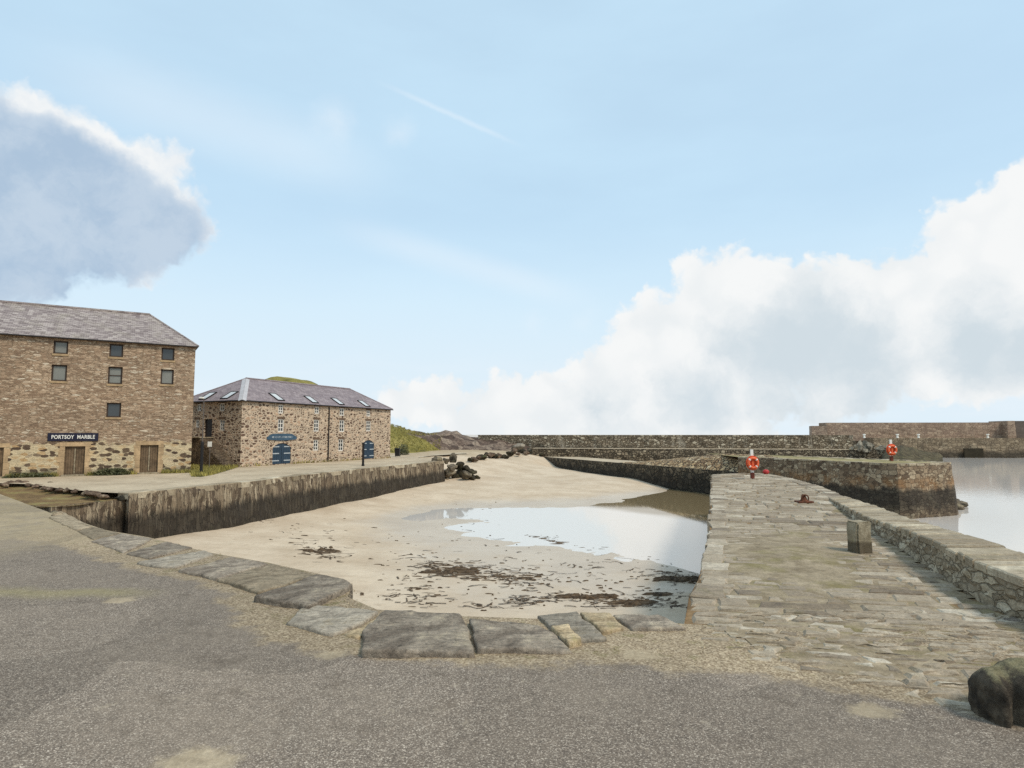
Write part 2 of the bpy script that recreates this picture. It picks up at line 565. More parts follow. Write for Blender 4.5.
def m_water():
    m, g = material('water')
    p = g.pos()
    nt = m.node_tree
    fr = g.new('ShaderNodeFresnel', {'IOR': 1.7})
    h = g.noise(g.vm('MULTIPLY', p, (1, 1.6, 1)), 1.1, 4, .55)
    x = g.sep(p)[0]
    st = g.mr(x, 14, 26, .008, .05)
    bp = g.bump(h, st, .12)
    g.put(fr, 'Normal', bp)
    gl = g.new('ShaderNodeBsdfGlossy', {'Color': (.95, .92, .88, 1), 'Roughness': .04, 'Normal': bp})
    tr = g.new('ShaderNodeBsdfTransparent', {'Color': (.94, .92, .86, 1)})
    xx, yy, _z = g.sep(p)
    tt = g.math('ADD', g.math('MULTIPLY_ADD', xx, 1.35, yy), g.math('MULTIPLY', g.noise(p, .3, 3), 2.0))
    wall_refl = g.math('MULTIPLY', g.mr(tt, 57.5, 61.0), g.mr(xx, 22, 18))  # far right of the pool, where the pier wall's dark reflection is painted
    sf = g.mr(wall_refl, 0, 1, .94, .75, False)
    silt_refl = g.new('ShaderNodeBsdfDiffuse', {'Color': g.mix(wall_refl, rgb(216, 208, 199), rgb(142, 124, 92))})  # milky silt; mirrored pale sky and brown pier wall painted into its colour
    body = g.new('ShaderNodeMixShader', {0: sf, 1: tr.outputs[0], 2: silt_refl.outputs[0]})
    k = g.mr(fr.outputs[0], .04, 1.0, .06, .9, False)
    mx = g.new('ShaderNodeMixShader', {0: k, 1: body.outputs[0], 2: gl.outputs[0]})
    nt.links.new(mx.outputs[0], g.out.inputs[0])
    return m


def m_paving(name, cols, joint, moss=.28):
    """stones with a tone of their own in the vertex attribute 'tone'"""
    m, g = material(name)
    p = g.pos()
    t = g.attr('tone')
    c = g.ramp(t, cols)
    n = g.noise(p, 7.0, 5, .65)
    c = g.mix(g.mr(n, .35, .7, 0, .5), c, g.mix(.5, c, (.06, .05, .04, 1)))
    c = g.mix(g.mr(g.noise(p, 38, 4, .7), .5, .75, 0, .4), c, joint)
    c = g.mix(g.mr(g.noise(p, 1.7, 5, .65), .54, .68, 0, moss), c, rgb(126, 114, 72))
    c = g.mix(g.mr(g.noise(p, 3.2, 5, .65), .62, .7, 0, .35), c, rgb(196, 186, 164))
    c = g.mix(g.mr(g.noise(p, .75, 6, .68), .44, .62, 0, .6), c, rgb(134, 118, 96))
    c = g.grit(c, p, 24.0, .34)
    g.put(g.b, 'Base Color', c)
    g.put(g.b, 'Roughness', .82)
    h = g.math('ADD', g.noise(g.vm('MULTIPLY', p, (1, 1, 2)), 9.0, 6, .7), g.math('MULTIPLY', g.noise(p, 60, 3, .6), .25))
    g.put(g.b, 'Normal', g.bump(h, .65, .03))
    return m


def m_rock(name, a, b, lich=None, sc_=4.0, bump=.8, dark=.5, spec=.12, rough=.9):
    m, g = material(name)
    p = g.obj()
    n = g.noise(p, sc_, 6, .65)
    c = g.mix(g.mr(n, .32, .68), a, b)
    c = g.mix(g.mr(g.noise(p, sc_ * 5, 5, .7), .5, .72, 0, dark), c, (.035, .03, .025, 1))
    if lich:
        c = g.mix(g.mr(g.noise(p, sc_ * .8, 6, .7), .55, .66, 0, .7), c, lich)
    c = g.grit(c, p, sc_ * 7, .38)
    st = g.noise(g.vm('ADD', g.vm('MULTIPLY', p, (1.5, 16, 6)), g.vm('MULTIPLY', g.noise(p, 2.0, 3, .5, col=True), (0, 3, 0))), 1.2, 4, .6)
    c = g.mix(g.mr(st, .52, .66, 0, .38), c, (.05, .043, .034, 1))
    r = g.rand()
    c = g.mix(1.0, c, g.mr(r, 0, 1, .75, 1.2, False), 'MULTIPLY')
    g.put(g.b, 'Base Color', c)
    g.put(g.b, 'Roughness', rough)
    g.put(g.b, 'Specular IOR Level', spec)
    h = g.math('ADD', g.noise(p, sc_ * 2.5, 7, .68), g.math('MULTIPLY', g.noise(p, sc_ * 16, 4, .7), .3))
    g.put(g.b, 'Normal', g.bump(h, bump, .05))
    return m


def m_grassland():
    m, g = material('hill_turf')
    p = g.pos()
    n = g.noise(p, .22, 6, .62)
    c = g.ramp(n, [(.25, rgb(84, 78, 42)), (.45, rgb(120, 112, 56)), (.6, rgb(150, 138, 76)), (.8, rgb(178, 158, 108))])
    c = g.mix(g.mr(g.noise(p, 1.3, 6, .7), .5, .72, 0, .6), c, rgb(60, 58, 32))
    rk = g.attr('rock')
    rv = g.vor(g.vm('MULTIPLY', p, (1, 1, 1.4)), .9, 'F1', 1.0)
    rr = g.new('ShaderNodeSeparateColor', {0: rv.outputs['Color']}).outputs[0]
    rc = g.ramp(rr, [(0, rgb(74, 60, 52)), (.5, rgb(112, 94, 82)), (1, rgb(154, 136, 118))])
    rc = g.mix(g.mr(g.noise(p, 3, 6, .7), .42, .7, 0, .8), rc, rgb(46, 38, 32))
    mk = g.mr(g.math('ADD', rk, g.math('MULTIPLY', g.math('SUBTRACT', g.noise(p, .6, 5, .7), .5), .9)), .4, .6)
    c = g.mix(mk, c, rc)
    g.put(g.b, 'Base Color', c)
    g.put(g.b, 'Normal', g.bump(g.noise(p, 2.4, 7, .7), .9, .35))
    return m


def m_quay():
    m, g = material('quay_road')
    p = g.pos()
    n = g.noise(p, .3, 5, .6)
    c = g.mix(g.mr(n, .3, .7), rgb(166, 149, 125), rgb(190, 173, 147))
    c = g.mix(g.mr(g.noise(p, 2.0, 6, .7), .5, .7, 0, .5), c, rgb(146, 130, 108))
    c = g.mix(g.mr(g.noise(g.vm('MULTIPLY', p, (.5, 1, 1)), 1.2, 5, .7), .6, .7, 0, .5), c, rgb(122, 110, 86))
    g.put(g.b, 'Base Color', c)
    c = g.grit(c, p, 8.0, .22)
    g.put(g.b, 'Base Color', c)
    g.put(g.b, 'Normal', g.bump(g.noise(p, 14, 5, .7), .4, .03))
    return m


M = {}
M['asphalt'] = m_asphalt()
M['sand'] = m_sand()
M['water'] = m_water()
M['turf'] = m_grassland()
M['quay'] = m_quay()
PAVE = [(0, rgb(114, 100, 84)), (.35, rgb(152, 137, 117)), (.7, rgb(174, 159, 137)), (1, rgb(198, 186, 166))]
M['pave'] = m_paving('pier_flags', PAVE, rgb(116, 104, 80))
M['coping'] = m_paving('coping_stone', [(0, rgb(140, 126, 104)), (.5, rgb(172, 157, 132)), (1, rgb(204, 191, 166))], rgb(118, 104, 84), .3)
M['dirt'] = simple('packed_dirt', rgb(143, 127, 104), .95, .24, 2.2, bump=.6)
def m_dirt():
    m, g = material('packed_dirt')
    p = g.pos()
    c = g.mix(g.mr(g.noise(p, 1.8, 5, .65), .3, .7), rgb(122, 107, 84), rgb(164, 148, 123))
    c = g.mix(g.mr(g.noise(p, .55, 6, .68), .50, .64, 0, .65), c, rgb(116, 106, 62))
    c = g.mix(g.mr(g.noise(p, .9, 6, .7), .54, .66, 0, .5), c, rgb(96, 82, 62))
    c = g.grit(c, p, 26.0, .3)
    g.put(g.b, 'Base Color', c)
    g.put(g.b, 'Normal', g.bump(g.noise(p, 20, 6, .7), .6, .02))
    return m


M['dirt'] = m_dirt()
M['earth'] = simple('brown_earth', rgb(122, 98, 68), .95, .35, 1.6, bump=.8)
M['verge_pale'] = simple('pale_pier_turf', rgb(140, 128, 88), .95, .3, 1.2, bump=.6)
M['verge'] = simple('verge_turf', rgb(92, 88, 46), .95, .4, 1.5, bump=.8)
HARB = [(0, rgb(96, 81, 66)), (.4, rgb(134, 116, 95)), (.75, rgb(162, 144, 119)), (1, rgb(186, 169, 142))]
M['wall_left'] = stone_wall('upright_quay_stone', HARB, rgb(122, 105, 86), 5.0, 1.0, .035, .9, .2, .9, .4,
                            tide(-1.25, -.75, streak=(4.0, .3), green=.15, amt=.86, vs=.45), bdist=.08)
M['wall_pier'] = stone_wall('pier_side_stone', HARB, rgb(70, 60, 48), 1.5, 2.4, .06, .85, .25, .9, .4, tide(-1.7, -.5, green=.3), bdist=.08)
M['wall_mid'] = stone_wall('inner_pier_stone', [(0, rgb(98, 80, 63)), (.35, rgb(136, 115, 92)), (.7, rgb(162, 141, 114)), (1, rgb(188, 170, 142))],
                           rgb(116, 99, 80), 2.1, 3.4, .045, .75, .2, .9, .4,
                           tide(-1.25, -.85, streak=(1.2, .35), rust=(-.75, rgb(150, 110, 70), .6), green=.1, amt=.85, band=(-3.0, -2.0, .45)), bdist=.10)
M['wall_cobble'] = stone_wall('cobble_bank_stone', [(0, rgb(126, 98, 70)), (.4, rgb(178, 146, 106)), (.8, rgb(206, 178, 136)), (1, rgb(220, 200, 166))],
                              rgb(62, 50, 38), 2.1, 2.1, .11, .9, .2, 1.0, .3, tide(-1.3, -.75, streak=(1.2, .35)), bdist=.15)
M['wall_far'] = stone_wall('sea_wall_rubble', [(0, rgb(112, 99, 82)), (.4, rgb(150, 135, 114)), (.8, rgb(184, 169, 145)), (1, rgb(208, 196, 172))],
                           rgb(112, 98, 78), 1.7, 3.0, .12, .95, .4, 1.0, .3,
                           lambda g, uv, col: g.mix(g.mr(g.noise(g.vm('MULTIPLY', uv, (1, .3, 1)), .55, 5, .7), .54, .66, 0, .7), col, rgb(180, 170, 152)), bdist=.2)
M['wall_low'] = stone_wall('lower_sea_wall_rubble', [(0, rgb(86, 75, 60)), (.4, rgb(122, 108, 88)), (.8, rgb(156, 140, 116)), (1, rgb(182, 166, 139))],
                           rgb(74, 64, 50), 1.9, 2.8, .12, .95, .4, 1.0, .5, bdist=.2)
M['wall_outer'] = stone_wall('breakwater_stone', [(0, rgb(142, 119, 103)), (.5, rgb(164, 140, 120)), (1, rgb(182, 159, 136))], rgb(136, 114, 96), 1.0, 1.8, .06, .8, .2, .5, .45,
                             lambda g, uv, col: g.mix(g.mr(g.noise(g.vm('MULTIPLY', uv, (.7, .12, 1)), 1.0, 5, .7), .55, .7, 0, .5), col, rgb(178, 156, 132)), bdist=.15)
M['wall_outer_low'] = stone_wall('breakwater_base_stone', [(0, rgb(116, 100, 80)), (.5, rgb(146, 128, 104)), (1, rgb(168, 150, 124))], rgb(104, 90, 74), .9, 1.5, .07, .8, .2, .6, .5,
                                 tide(-2.2, -1.0, streak=(.6, .2)), bdist=.15)
M['slab_dark'] = m_rock('dark_slab_stone', rgb(116, 104, 91), rgb(158, 145, 128), rgb(170, 156, 133), 2.6, 1.0, .55)
M['slab_pale'] = m_rock('pale_slab_stone', rgb(130, 116, 96), rgb(164, 148, 124), rgb(120, 110, 92), 2.6, .7, .3)
M['slab_blue'] = m_rock('blue_grey_slab_stone', rgb(134, 124, 110), rgb(164, 153, 136), rgb(112, 100, 80), 2.2, .9, .45)
M['slab_tan'] = m_rock('tan_slab_stone', rgb(150, 130, 100), rgb(190, 170, 138), rgb(120, 108, 70), 3.0, .7, .3)
M['rock'] = m_rock('shore_rock', rgb(82, 74, 62), rgb(132, 120, 102), rgb(150, 140, 108), 2.0)
M['rock_weed'] = m_rock('weedy_rock', rgb(36, 34, 26), rgb(74, 66, 52), rgb(58, 72, 32), 2.0)
M['rock_brown'] = m_rock('brown_rock', rgb(84, 68, 56), rgb(132, 112, 94), rgb(150, 138, 112), 2.0)
def m_mooring():
    m, g = material('mooring_stone')
    p = g.obj()
    c = g.mix(g.mr(g.noise(p, 3, 6, .68), .32, .68), rgb(50, 44, 37), rgb(94, 84, 70))
    nzz = g.sep(g.new('ShaderNodeNewGeometry').outputs['Normal'])[2]
    mo = g.mr(g.math('ADD', nzz, g.math('MULTIPLY', g.math('SUBTRACT', g.noise(p, 7, 5, .7), .5), .9)), 0.6, .95, 0, .75)
    c = g.mix(mo, c, g.mix(g.noise(p, 14, 4, .7), rgb(104, 98, 56), rgb(156, 146, 118)))
    c = g.grit(c, p, 22.0, .45)
    g.put(g.b, 'Base Color', c)
    g.put(g.b, 'Normal', g.bump(g.noise(p, 9, 7, .72), 1.0, .05))
    return m


M['mooring'] = m_mooring()
M['granite'] = m_rock('bollard_granite', rgb(136, 124, 102), rgb(168, 154, 130), rgb(110, 98, 72), 5.0, .6, .35)
M['parapet'] = stone_wall('parapet_rubble', [(0, rgb(134, 119, 97)), (.4, rgb(160, 145, 121)), (.8, rgb(182, 167, 141)), (1, rgb(200, 187, 162))],
                          rgb(142, 127, 103), 2.4, 7.0, .07, .95, .3, 1.0, .35, bdist=.05)


# ------------------------------------------------------------------ beach (sand of the drained harbour) and sea
ctl = []
for px, py, zc in [(156, 537, -2.2), (200, 530, -2.25), (250, 522, -2.3), (296, 514, -2.35), (345, 503, -2.3), (400, 489, -2.1), (444, 480, -1.95),
                   (395, 516, -2.96), (440, 532, -2.985), (500, 541, -3.0), (560, 549, -3.0), (620, 557, -3.0), (655, 567, -2.98), (690, 594, -2.93),
                   (425, 510, -2.985), (500, 507.5, -3.0), (590, 505, -3.0), (630, 498, -3.0), (668, 491, -3.0),
                   (560, 528, -3.06), (640, 530, -3.1), (690, 510, -3.3), (690, 540, -3.16), (470, 520, -2.995), (640, 510, -3.12), (700, 495, -3.5), (590, 540, -3.04), (680, 565, -3.01),
                   (400, 606, -2.78), (480, 610, -2.82), (560, 606, -2.86), (640, 606, -2.9), (700, 590, -2.62), (694, 604, -2.65), (686, 577, -2.8), (660, 585, -2.88), (600, 580, -2.93), (500, 575, -2.9), (400, 565, -2.82), (680, 604, -2.88),
                   (250, 560, -2.55), (330, 575, -2.68), (300, 540, -2.6), (340, 520, -2.72), (440, 500, -2.75), (520, 490, -2.55), (500, 480, -2.25),
                   (545, 467, -2.0), (480, 475, -2.0), (639, 478.5, -2.4), (600, 485, -2.5), (650, 487, -2.8),
                   (460, 462, -.9), (500, 459, -.9), (535, 460, -1.0), (480, 453, -.1), (520, 449.5, .1), (450, 453, 0)]:
    p = at(px, py, zc)
    ctl.append((p.x, p.y, zc))
ctl += [(4.2, 9.5, -2.6), (5.5, 11, -2.65), (6.5, 14, -2.95), (-9.5, 73, -.05), (-10, 80, .05), (-7.5, 69, -.5), (-14, 80, 0), (-5, 84, -.1), (0, 92, -.1), (-30, 30, -2.2), (-30, 60, -2.2), (32, 12, -5), (42, 40, -6), (45, 80, -6), (25, 66, -4.2), (35, 60, -5), (22, 48, -4.6), (3, 5, -2.9), (-10, 8, -2.7), (12, 20, -4.6),
        (16, 30, -4.8), (0, 120, .2), (-15, 112, .3), (20, 110, -2), (45, 120, -5), (-22, 90, .1), (-12, 84, 0), (8, 100, -.5)]
ctl = np.array(ctl)
K = np.sqrt(((ctl[:, None, :2] - ctl[None, :, :2]) ** 2).sum(-1) + .6)
n_ = len(ctl)
A = np.zeros((n_ + 3, n_ + 3))
A[:n_, :n_] = K - np.eye(n_) * .25
A[:n_, n_] = 1; A[:n_, n_ + 1:] = ctl[:, :2]
A[n_, :n_] = 1; A[n_ + 1:, :n_] = ctl[:, :2].T
wts = np.linalg.solve(A, np.concatenate([ctl[:, 2], np.zeros(3)]))


def sand_many(xy):
    k = np.sqrt(((xy[:, None, :] - ctl[None, :, :2]) ** 2).sum(-1) + .6)
    return k @ wts[:n_] + wts[n_] + xy @ wts[n_ + 1:]


def sandz(x, y):
    return float(sand_many(np.array([[x, y]]))[0]) + sand_n(x, y)


def sand_n(x, y):
    return .035 * nz((x * .35, y * .35, 3), 1, 4) + .008 * nz((x * 2, y * 2, 7), 1, 2)


def onsand(px, py):
    p = at(px, py, -2.7)
    for _ in range(4):
        p = at(px, py, sandz(p.x, p.y))
    return p


bm = bmesh.new()
xs = np.arange(-28, 46.01, .4)
ys = np.concatenate([np.arange(6, 60, .35), np.arange(60, 126, .7)])
gx, gy = np.meshgrid(xs, ys)
zz = np.concatenate([sand_many(np.stack([gx[i], gy[i]], 1))[None] for i in range(len(ys))])
V = [[bm.verts.new((gx[j, i], gy[j, i], zz[j, i] + sand_n(gx[j, i], gy[j, i]))) for i in range(len(xs))] for j in range(len(ys))]
for j in range(len(ys) - 1):
    for i in range(len(xs) - 1):
        bm.faces.new((V[j][i], V[j][i + 1], V[j + 1][i + 1], V[j + 1][i]))
tag(obj('beach', bm, M['sand'], smooth=True), 'bare sand of the drained harbour basin', 'beach', kind='structure')


def sheet(name, pts, z, m, **k):
    bm = bmesh.new()
    vs = [bm.verts.new((p[0], p[1], z if len(p) < 3 else p[2])) for p in pts]
    es = [bm.edges.new((vs[i], vs[(i + 1) % len(vs)])) for i in range(len(vs))]
    r = bmesh.ops.triangle_fill(bm, edges=es, use_beauty=True)
    bmesh.ops.recalc_face_normals(bm, faces=bm.faces)
    if bm.faces and sum(f.normal.z for f in bm.faces) < 0:
        bmesh.ops.reverse_faces(bm, faces=bm.faces)
    return obj(name, bm, m, **k)


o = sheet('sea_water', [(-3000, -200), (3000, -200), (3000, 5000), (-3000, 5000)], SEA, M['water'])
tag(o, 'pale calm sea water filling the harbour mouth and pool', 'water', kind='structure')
M['seabed'] = simple('seabed_mud', rgb(84, 76, 58), .9, .3, .2, bump=0)
tag(sheet('seabed', [(-3000, -200), (3000, -200), (3000, 5000), (-3000, 5000)], -7.5, M['seabed']), 'dark weedy seabed below the water', 'seabed', kind='structure')


# ------------------------------------------------------------------ foreground asphalt: a fan from the basin rim to behind the camera
RIM = [(p.x, p.y) for p in (at(*q) for q in [(0, 494), (51, 513), (79, 521), (105, 530), (150, 537.5), (168, 542), (207, 552), (270, 563), (324, 575),
                                             (352.5, 584), (348, 597), (377, 609.5), (460, 616), (538, 619), (611, 617), (684, 624)])]
RIMG = [(-75, 45), (-45, 36), (-30, 31)] + RIM + [(4.0, 8.9), (5.5, 9.0), (7.0, 9.2), (8.9, 10.6), (13, 9.0), (20, 6), (34, 0)]


def densify(pts, step):
    out = []
    for a, b in zip(pts, pts[1:]):
        L = math.dist(a[:2], b[:2])
        n = max(1, int(L / step))
        for i in range(n):
            t = i / n
            out.append(tuple(a[k] + (b[k] - a[k]) * t for k in range(len(a))))
    out.append(tuple(pts[-1]))
    return out


def segdist(p, pts):
    best = 1e9
    P = Vector(p[:2])
    for a, b in zip(pts, pts[1:]):
        A_, B_ = Vector(a[:2]), Vector(b[:2])
        t = max(0, min(1, (P - A_).dot(B_ - A_) / max(1e-9, (B_ - A_).length_squared)))
        best = min(best, (P - A_ - (B_ - A_) * t).length)
    return best


EDGE = RIM[3:] + [(2.9, 9.2), (3.6, 8.9), (4.7, 8.3), (5.6, 7.7), (6.7, 7.0), (8.0, 6.6)]
bm = bmesh.new()
ea = bm.verts.layers.float.new('edge')
CEN = Vector((0, -9))
rim = densify(RIMG, .45)
ss = [0, .008, .018, .03, .045, .06, .08, .1, .125, .15, .18, .21, .24, .28, .32, .36, .42, .5, .6, .75, .93]
rows = []
for (x, y) in rim:
    row = []
    for s in ss:
        q = Vector((x, y)) + (CEN - Vector((x, y))) * s
        v = bm.verts.new((q.x, q.y, .028 * nz((q.x * .35, q.y * .35, 1), 1, 3) * min(1, s * 20) + .006 * nz((q.x * 2.5, q.y * 2.5, 1), 1, 2)))
        v[ea] = segdist(q, EDGE)
        row.append(v)
    rows.append(row)
for a, b in zip(rows, rows[1:]):
    for i in range(len(ss) - 1):
        bm.faces.new((a[i], a[i + 1], b[i + 1], b[i]))
bmesh.ops.recalc_face_normals(bm, faces=bm.faces)
tag(obj('road', bm, M['asphalt'], smooth=True), 'worn grey asphalt yard in front of the harbour', 'road', kind='structure')
tag(sheet('yard_ground', [(-90, 44), (-75, 44.8), (-5, -2), (5, -2), (34, -.2), (60, -3), (60, -60), (-90, -60)], -.06, M['asphalt']),
    'asphalt ground behind the yard', 'ground', kind='structure')


def rough_wall(bm, line, zb, batter=0.0, step=.3, amp=.06, ztop=None, freq=.9, vstep=.3):
    """wall face hanging from a polyline [(x,y,ztop)], going down to zb; left-to-right = outward to the right-hand normal"""
    kl = bm.faces.layers.int.get('keepuv') or bm.faces.layers.int.new('keepuv')
    ul = bm.loops.layers.uv.verify()
    pts = densify(line, step)
    cum = 0
    cols = []
    for i, p in enumerate(pts):
        a = pts[max(0, i - 1)]; b = pts[min(len(pts) - 1, i + 1)]
        t = Vector((b[0] - a[0], b[1] - a[1], 0)).normalized()
        n = Vector((t.y, -t.x, 0))
        if i: cum += math.dist(p[:2], pts[i - 1][:2])
        nv = max(2, int((p[2] - zb) / vstep))
        nv = rough_wall.nv
        col = []
        for k in range(nv + 1):
            f = k / nv
            zc = p[2] + (zb - p[2]) * f
            off = batter * (p[2] - zc) + amp * nz((p[0] * freq, p[1] * freq, zc * freq), 1, 4) * (0 if k == 0 else 1)
            col.append((bm.verts.new(Vector((p[0], p[1], zc)) + n * off), cum, zc))
        cols.append(col)
    for a, b in zip(cols, cols[1:]):
        for k in range(len(a) - 1):
            q = (a[k], a[k + 1], b[k + 1], b[k])
            f = bm.faces.new([v[0] for v in q])
            for l, v in zip(f.loops, q):
                l[ul].uv = (v[1], v[2])
    return bm


rough_wall.nv = 10


def stones_strip(bm, line, width, zoff, lmin, lmax, hmax, side=1, gap=.015, tl=None, jit=.05, h=.22):
    """row of irregular coping blocks laid along a polyline [(x,y,z)]"""
    tl = tl or bm.verts.layers.float.new('tone')
    pts = densify(line, .05)
    i = 0
    while i < len(pts) - 6:
        L = R.uniform(lmin, lmax)
        j = min(len(pts) - 1, i + max(3, int(L / .05)))
        a, b = Vector(pts[i]), Vector(pts[j])
        t = (b - a); t.z = 0; t.normalize()
        n = Vector((t.y, -t.x, 0)) * side
        wd = width * R.uniform(.8, 1.15)
        dz = R.uniform(-hmax, hmax)
        tone = R.random()
        tlt = R.uniform(-.02, .02)
        q = [a + t * gap + n * R.uniform(-jit, jit), b - t * gap + n * R.uniform(-jit, jit), b - t * gap + n * (wd + R.uniform(-jit, jit)), a + t * gap + n * (wd + R.uniform(-jit, jit))]
        block(bm, q, [zoff + dz + tlt, zoff + dz + R.uniform(-.015, .015), zoff + dz - tlt, zoff + dz], h, tl, tone)
        i = j
    return tl


def block(bm, q, dzs, h, tl, tone, bev=.03):
    """irregular slab from four corners, with softened top arris and small edge jitter"""
    c = sum(q, Vector()) / 4
    ring = []
    for k in range(4):
        a, b = q[k], q[(k + 1) % 4]
        za, zb = dzs[k], dzs[(k + 1) % 4]
        n = max(2, int((b - a).length / .22))
        for s in range(n):
            f = s / n
            p = a.lerp(b, f)
            p = Vector((p.x, p.y, p.z + za + (zb - za) * f))
            if s:
                p += Vector((nz(p * 3, 1, 2), nz(p * 3 + Vector((9, 0, 0)), 1, 2), 0)) * .02
            ring.append(p)
    top, mid, bot = [], [], []
    for p in ring:
        d_ = (c - p); d_.z = 0
        d_.normalize()
        top.append(bm.verts.new(p + d_ * bev))
        mid.append(bm.verts.new(p - Vector((0, 0, bev * .8))))
        bot.append(bm.verts.new(p - Vector((0, 0, h))))
    for r_ in (top, mid, bot):
        for v in r_: v[tl] = tone
    n = len(ring)
    cen = bm.verts.new(sum((v.co for v in top), Vector()) / n + Vector((0, 0, R.uniform(0, .012))))
    cen[tl] = tone
    for i in range(n):
        j = (i + 1) % n
        bm.faces.new((top[i], top[j], cen))
        bm.faces.new((mid[i], mid[j], top[j], top[i]))
        bm.faces.new((bot[i], bot[j], mid[j], mid[i]))


# rim wall under the slabs
bm = bmesh.new()
rough_wall(bm, [(x, y, -.01) for x, y in RIM[::-1]], -3.3, .02)
fw = obj('harbour_wall', bm, M['wall_pier'], origin=(0, 9, -3))
tag(fw, 'near harbour wall under the row of big edge slabs', 'harbour wall')


# ------------------------------------------------------------------ edge slabs
def slab(name_mat, quad_px, ztop, thick, label, tilt=(0, 0), z_unproj=None):
    zt = ztop if z_unproj is None else z_unproj
    pts = [at(px, py, zt) for px, py in quad_px]
    c = sum(pts, Vector()) / len(pts)
    # orientation counter-clockwise
    ar = sum(pts[i].x * pts[(i + 1) % len(pts)].y - pts[(i + 1) % len(pts)].x * pts[i].y for i in range(len(pts)))
    if ar < 0: pts = pts[::-1]
    ring = []
    for i in range(len(pts)):
        a, b = pts[i], pts[(i + 1) % len(pts)]
        n = max(2, int((b - a).length / .07))
        for s in range(n):
            p = a.lerp(b, s / n)
            if True:
                p = p + Vector((nz(p * 2.2, 1, 4), nz(p * 2.2 + Vector((5, 3, 0)), 1, 4), 0)) * .03 + Vector((nz(p * 9, 1, 3), nz(p * 9 + Vector((5, 3, 0)), 1, 3), 0)) * .018
            ring.append(p)
    bm = bmesh.new()
    lv = []
    prof = [(.30, 0), (.12, .0), (.03, -.001), (.008, -.012), (0, -.035)] + [(-.0, -.035 - (thick - .035) * f) for f in (.25, .5, .75, 1)]
    for ins, dz in prof:
        r_ = []
        for p in ring:
            dd = c - p; dd.z = 0
            L = dd.length; dd.normalize()
            q = p + dd * min(ins, L * .8)
            tz = tilt[0] * (q.x - c.x) + tilt[1] * (q.y - c.y)
            q.z = ztop + dz + tz + .018 * nz(q * 1.6, 1, 4) + (.012 * nz(q * 6, 1, 4) if dz > -.03 else 0)
            if dz < -.04:
                k = nz(Vector((q.x * 5, q.y * 5, q.z * 9)), 1, 4) * .035
                q -= dd * k
            r_.append(bm.verts.new(q))
        lv.append(r_)
    n = len(ring)
    for a, b in zip(lv, lv[1:]):
        for i in range(n):
            bm.faces.new((a[i], b[i], b[(i + 1) % n], a[(i + 1) % n]))
    # inner fill
    cen = bm.verts.new((c.x, c.y, ztop + .018 * nz(c * 1.6, 1, 4)))
    for i in range(n):
        bm.faces.new((lv[0][i], lv[0][(i + 1) % n], cen))
    bmesh.ops.recalc_face_normals(bm, faces=bm.faces)
    o = obj('edge_slab', bm, M[name_mat], origin=(c.x, c.y, 0), smooth=False)
    for f in o.data.polygons: f.use_smooth = True
    return tag(o, label, 'stone slab', 'stone slabs along the harbour edge')


def za(pts, s, ox, oy):
    return [(ox + x / s, oy + y / s) for x, y in pts]


A_ = lambda *p: za(p, 2.56, 0, 450)
B_ = lambda *p: za(p, 2.327, 280, 560)
slab('slab_pale', A_((125, 172), (165, 160), (235, 195), (195, 205)), .03, .4, 'small pale slab at the far left start of the edge row')
slab('slab_pale', A_((195, 206), (238, 196), (305, 212), (240, 228)), .03, .4, 'pale worn slab second from the far left of the edge row')
slab('slab_dark', A_((232, 232), (310, 213), (392, 226), (318, 262)), .03, .4, 'flat dull slab with a greenish tint before the dark one near the wall corner')
slab('slab_dark', A_((325, 264), (425, 234), (492, 248), (385, 276)), .04, .4, 'narrow dark slab near the foot of the left quay wall')
slab('slab_blue', A_((350, 287), (400, 277), (525, 255), (546, 266), (452, 299), (400, 296)), .05, .4, 'thin light grey slab between two dark slabs on the left')
slab('slab_dark', A_((458, 307), (595, 273), (690, 289), (558, 328)), .06, .45, 'dark grey slab beside the square pale beige slab')
slab('slab_pale', A_((560, 330), (696, 290), (812, 318), (664, 362)), .055, .45, 'square pale beige slab between two dark slabs')
slab('slab_dark', A_((648, 377), (808, 320), (880, 330), (905, 345), (790, 402)), .10, .62, 'thick dark slab with a rough end face above the sand', z_unproj=.08)
slab('slab_blue', A_((735, 440), (768, 405), (805, 395), (965, 412), (930, 440), (850, 470)), .05, .4, 'light blue-grey slab, lowest at the bend of the row')
slab('slab_dark', B_((192, 212), (195, 165), (240, 123), (420, 130), (440, 165), (450, 214)), .105, .5, 'largest dark slab at the front of the row with a thick broken edge', tilt=(0, .03), z_unproj=.08)
slab('slab_dark', B_((458, 205), (440, 138), (600, 147), (640, 165), (682, 207)), .07, .45, 'long grey slab right of the largest dark slab', tilt=(-.03, 0))
slab('slab_blue', B_((600, 127), (690, 120), (762, 180), (660, 187)), .055, .4, 'grey slab with a bluish face lying beside tan stones')
slab('slab_tan', B_((700, 122), (768, 121), (800, 154), (748, 166)), .06, .35, 'rounded tan slab wedged between grey ones')
slab('slab_tan', B_((632, 152), (668, 148), (702, 182), (672, 190)), .095, .3, 'small tan stone lying against the bluish slab')
slab('slab_dark', B_((776, 126), (880, 124), (942, 156), (818, 158)), .05, .4, 'last dark slab of the row where the pier begins')
slab('slab_tan', B_((150, 172), (180, 158), (240, 128), (222, 152), (186, 180)), .03, .3, 'narrow broken tan stone filling the gap before the largest slab')

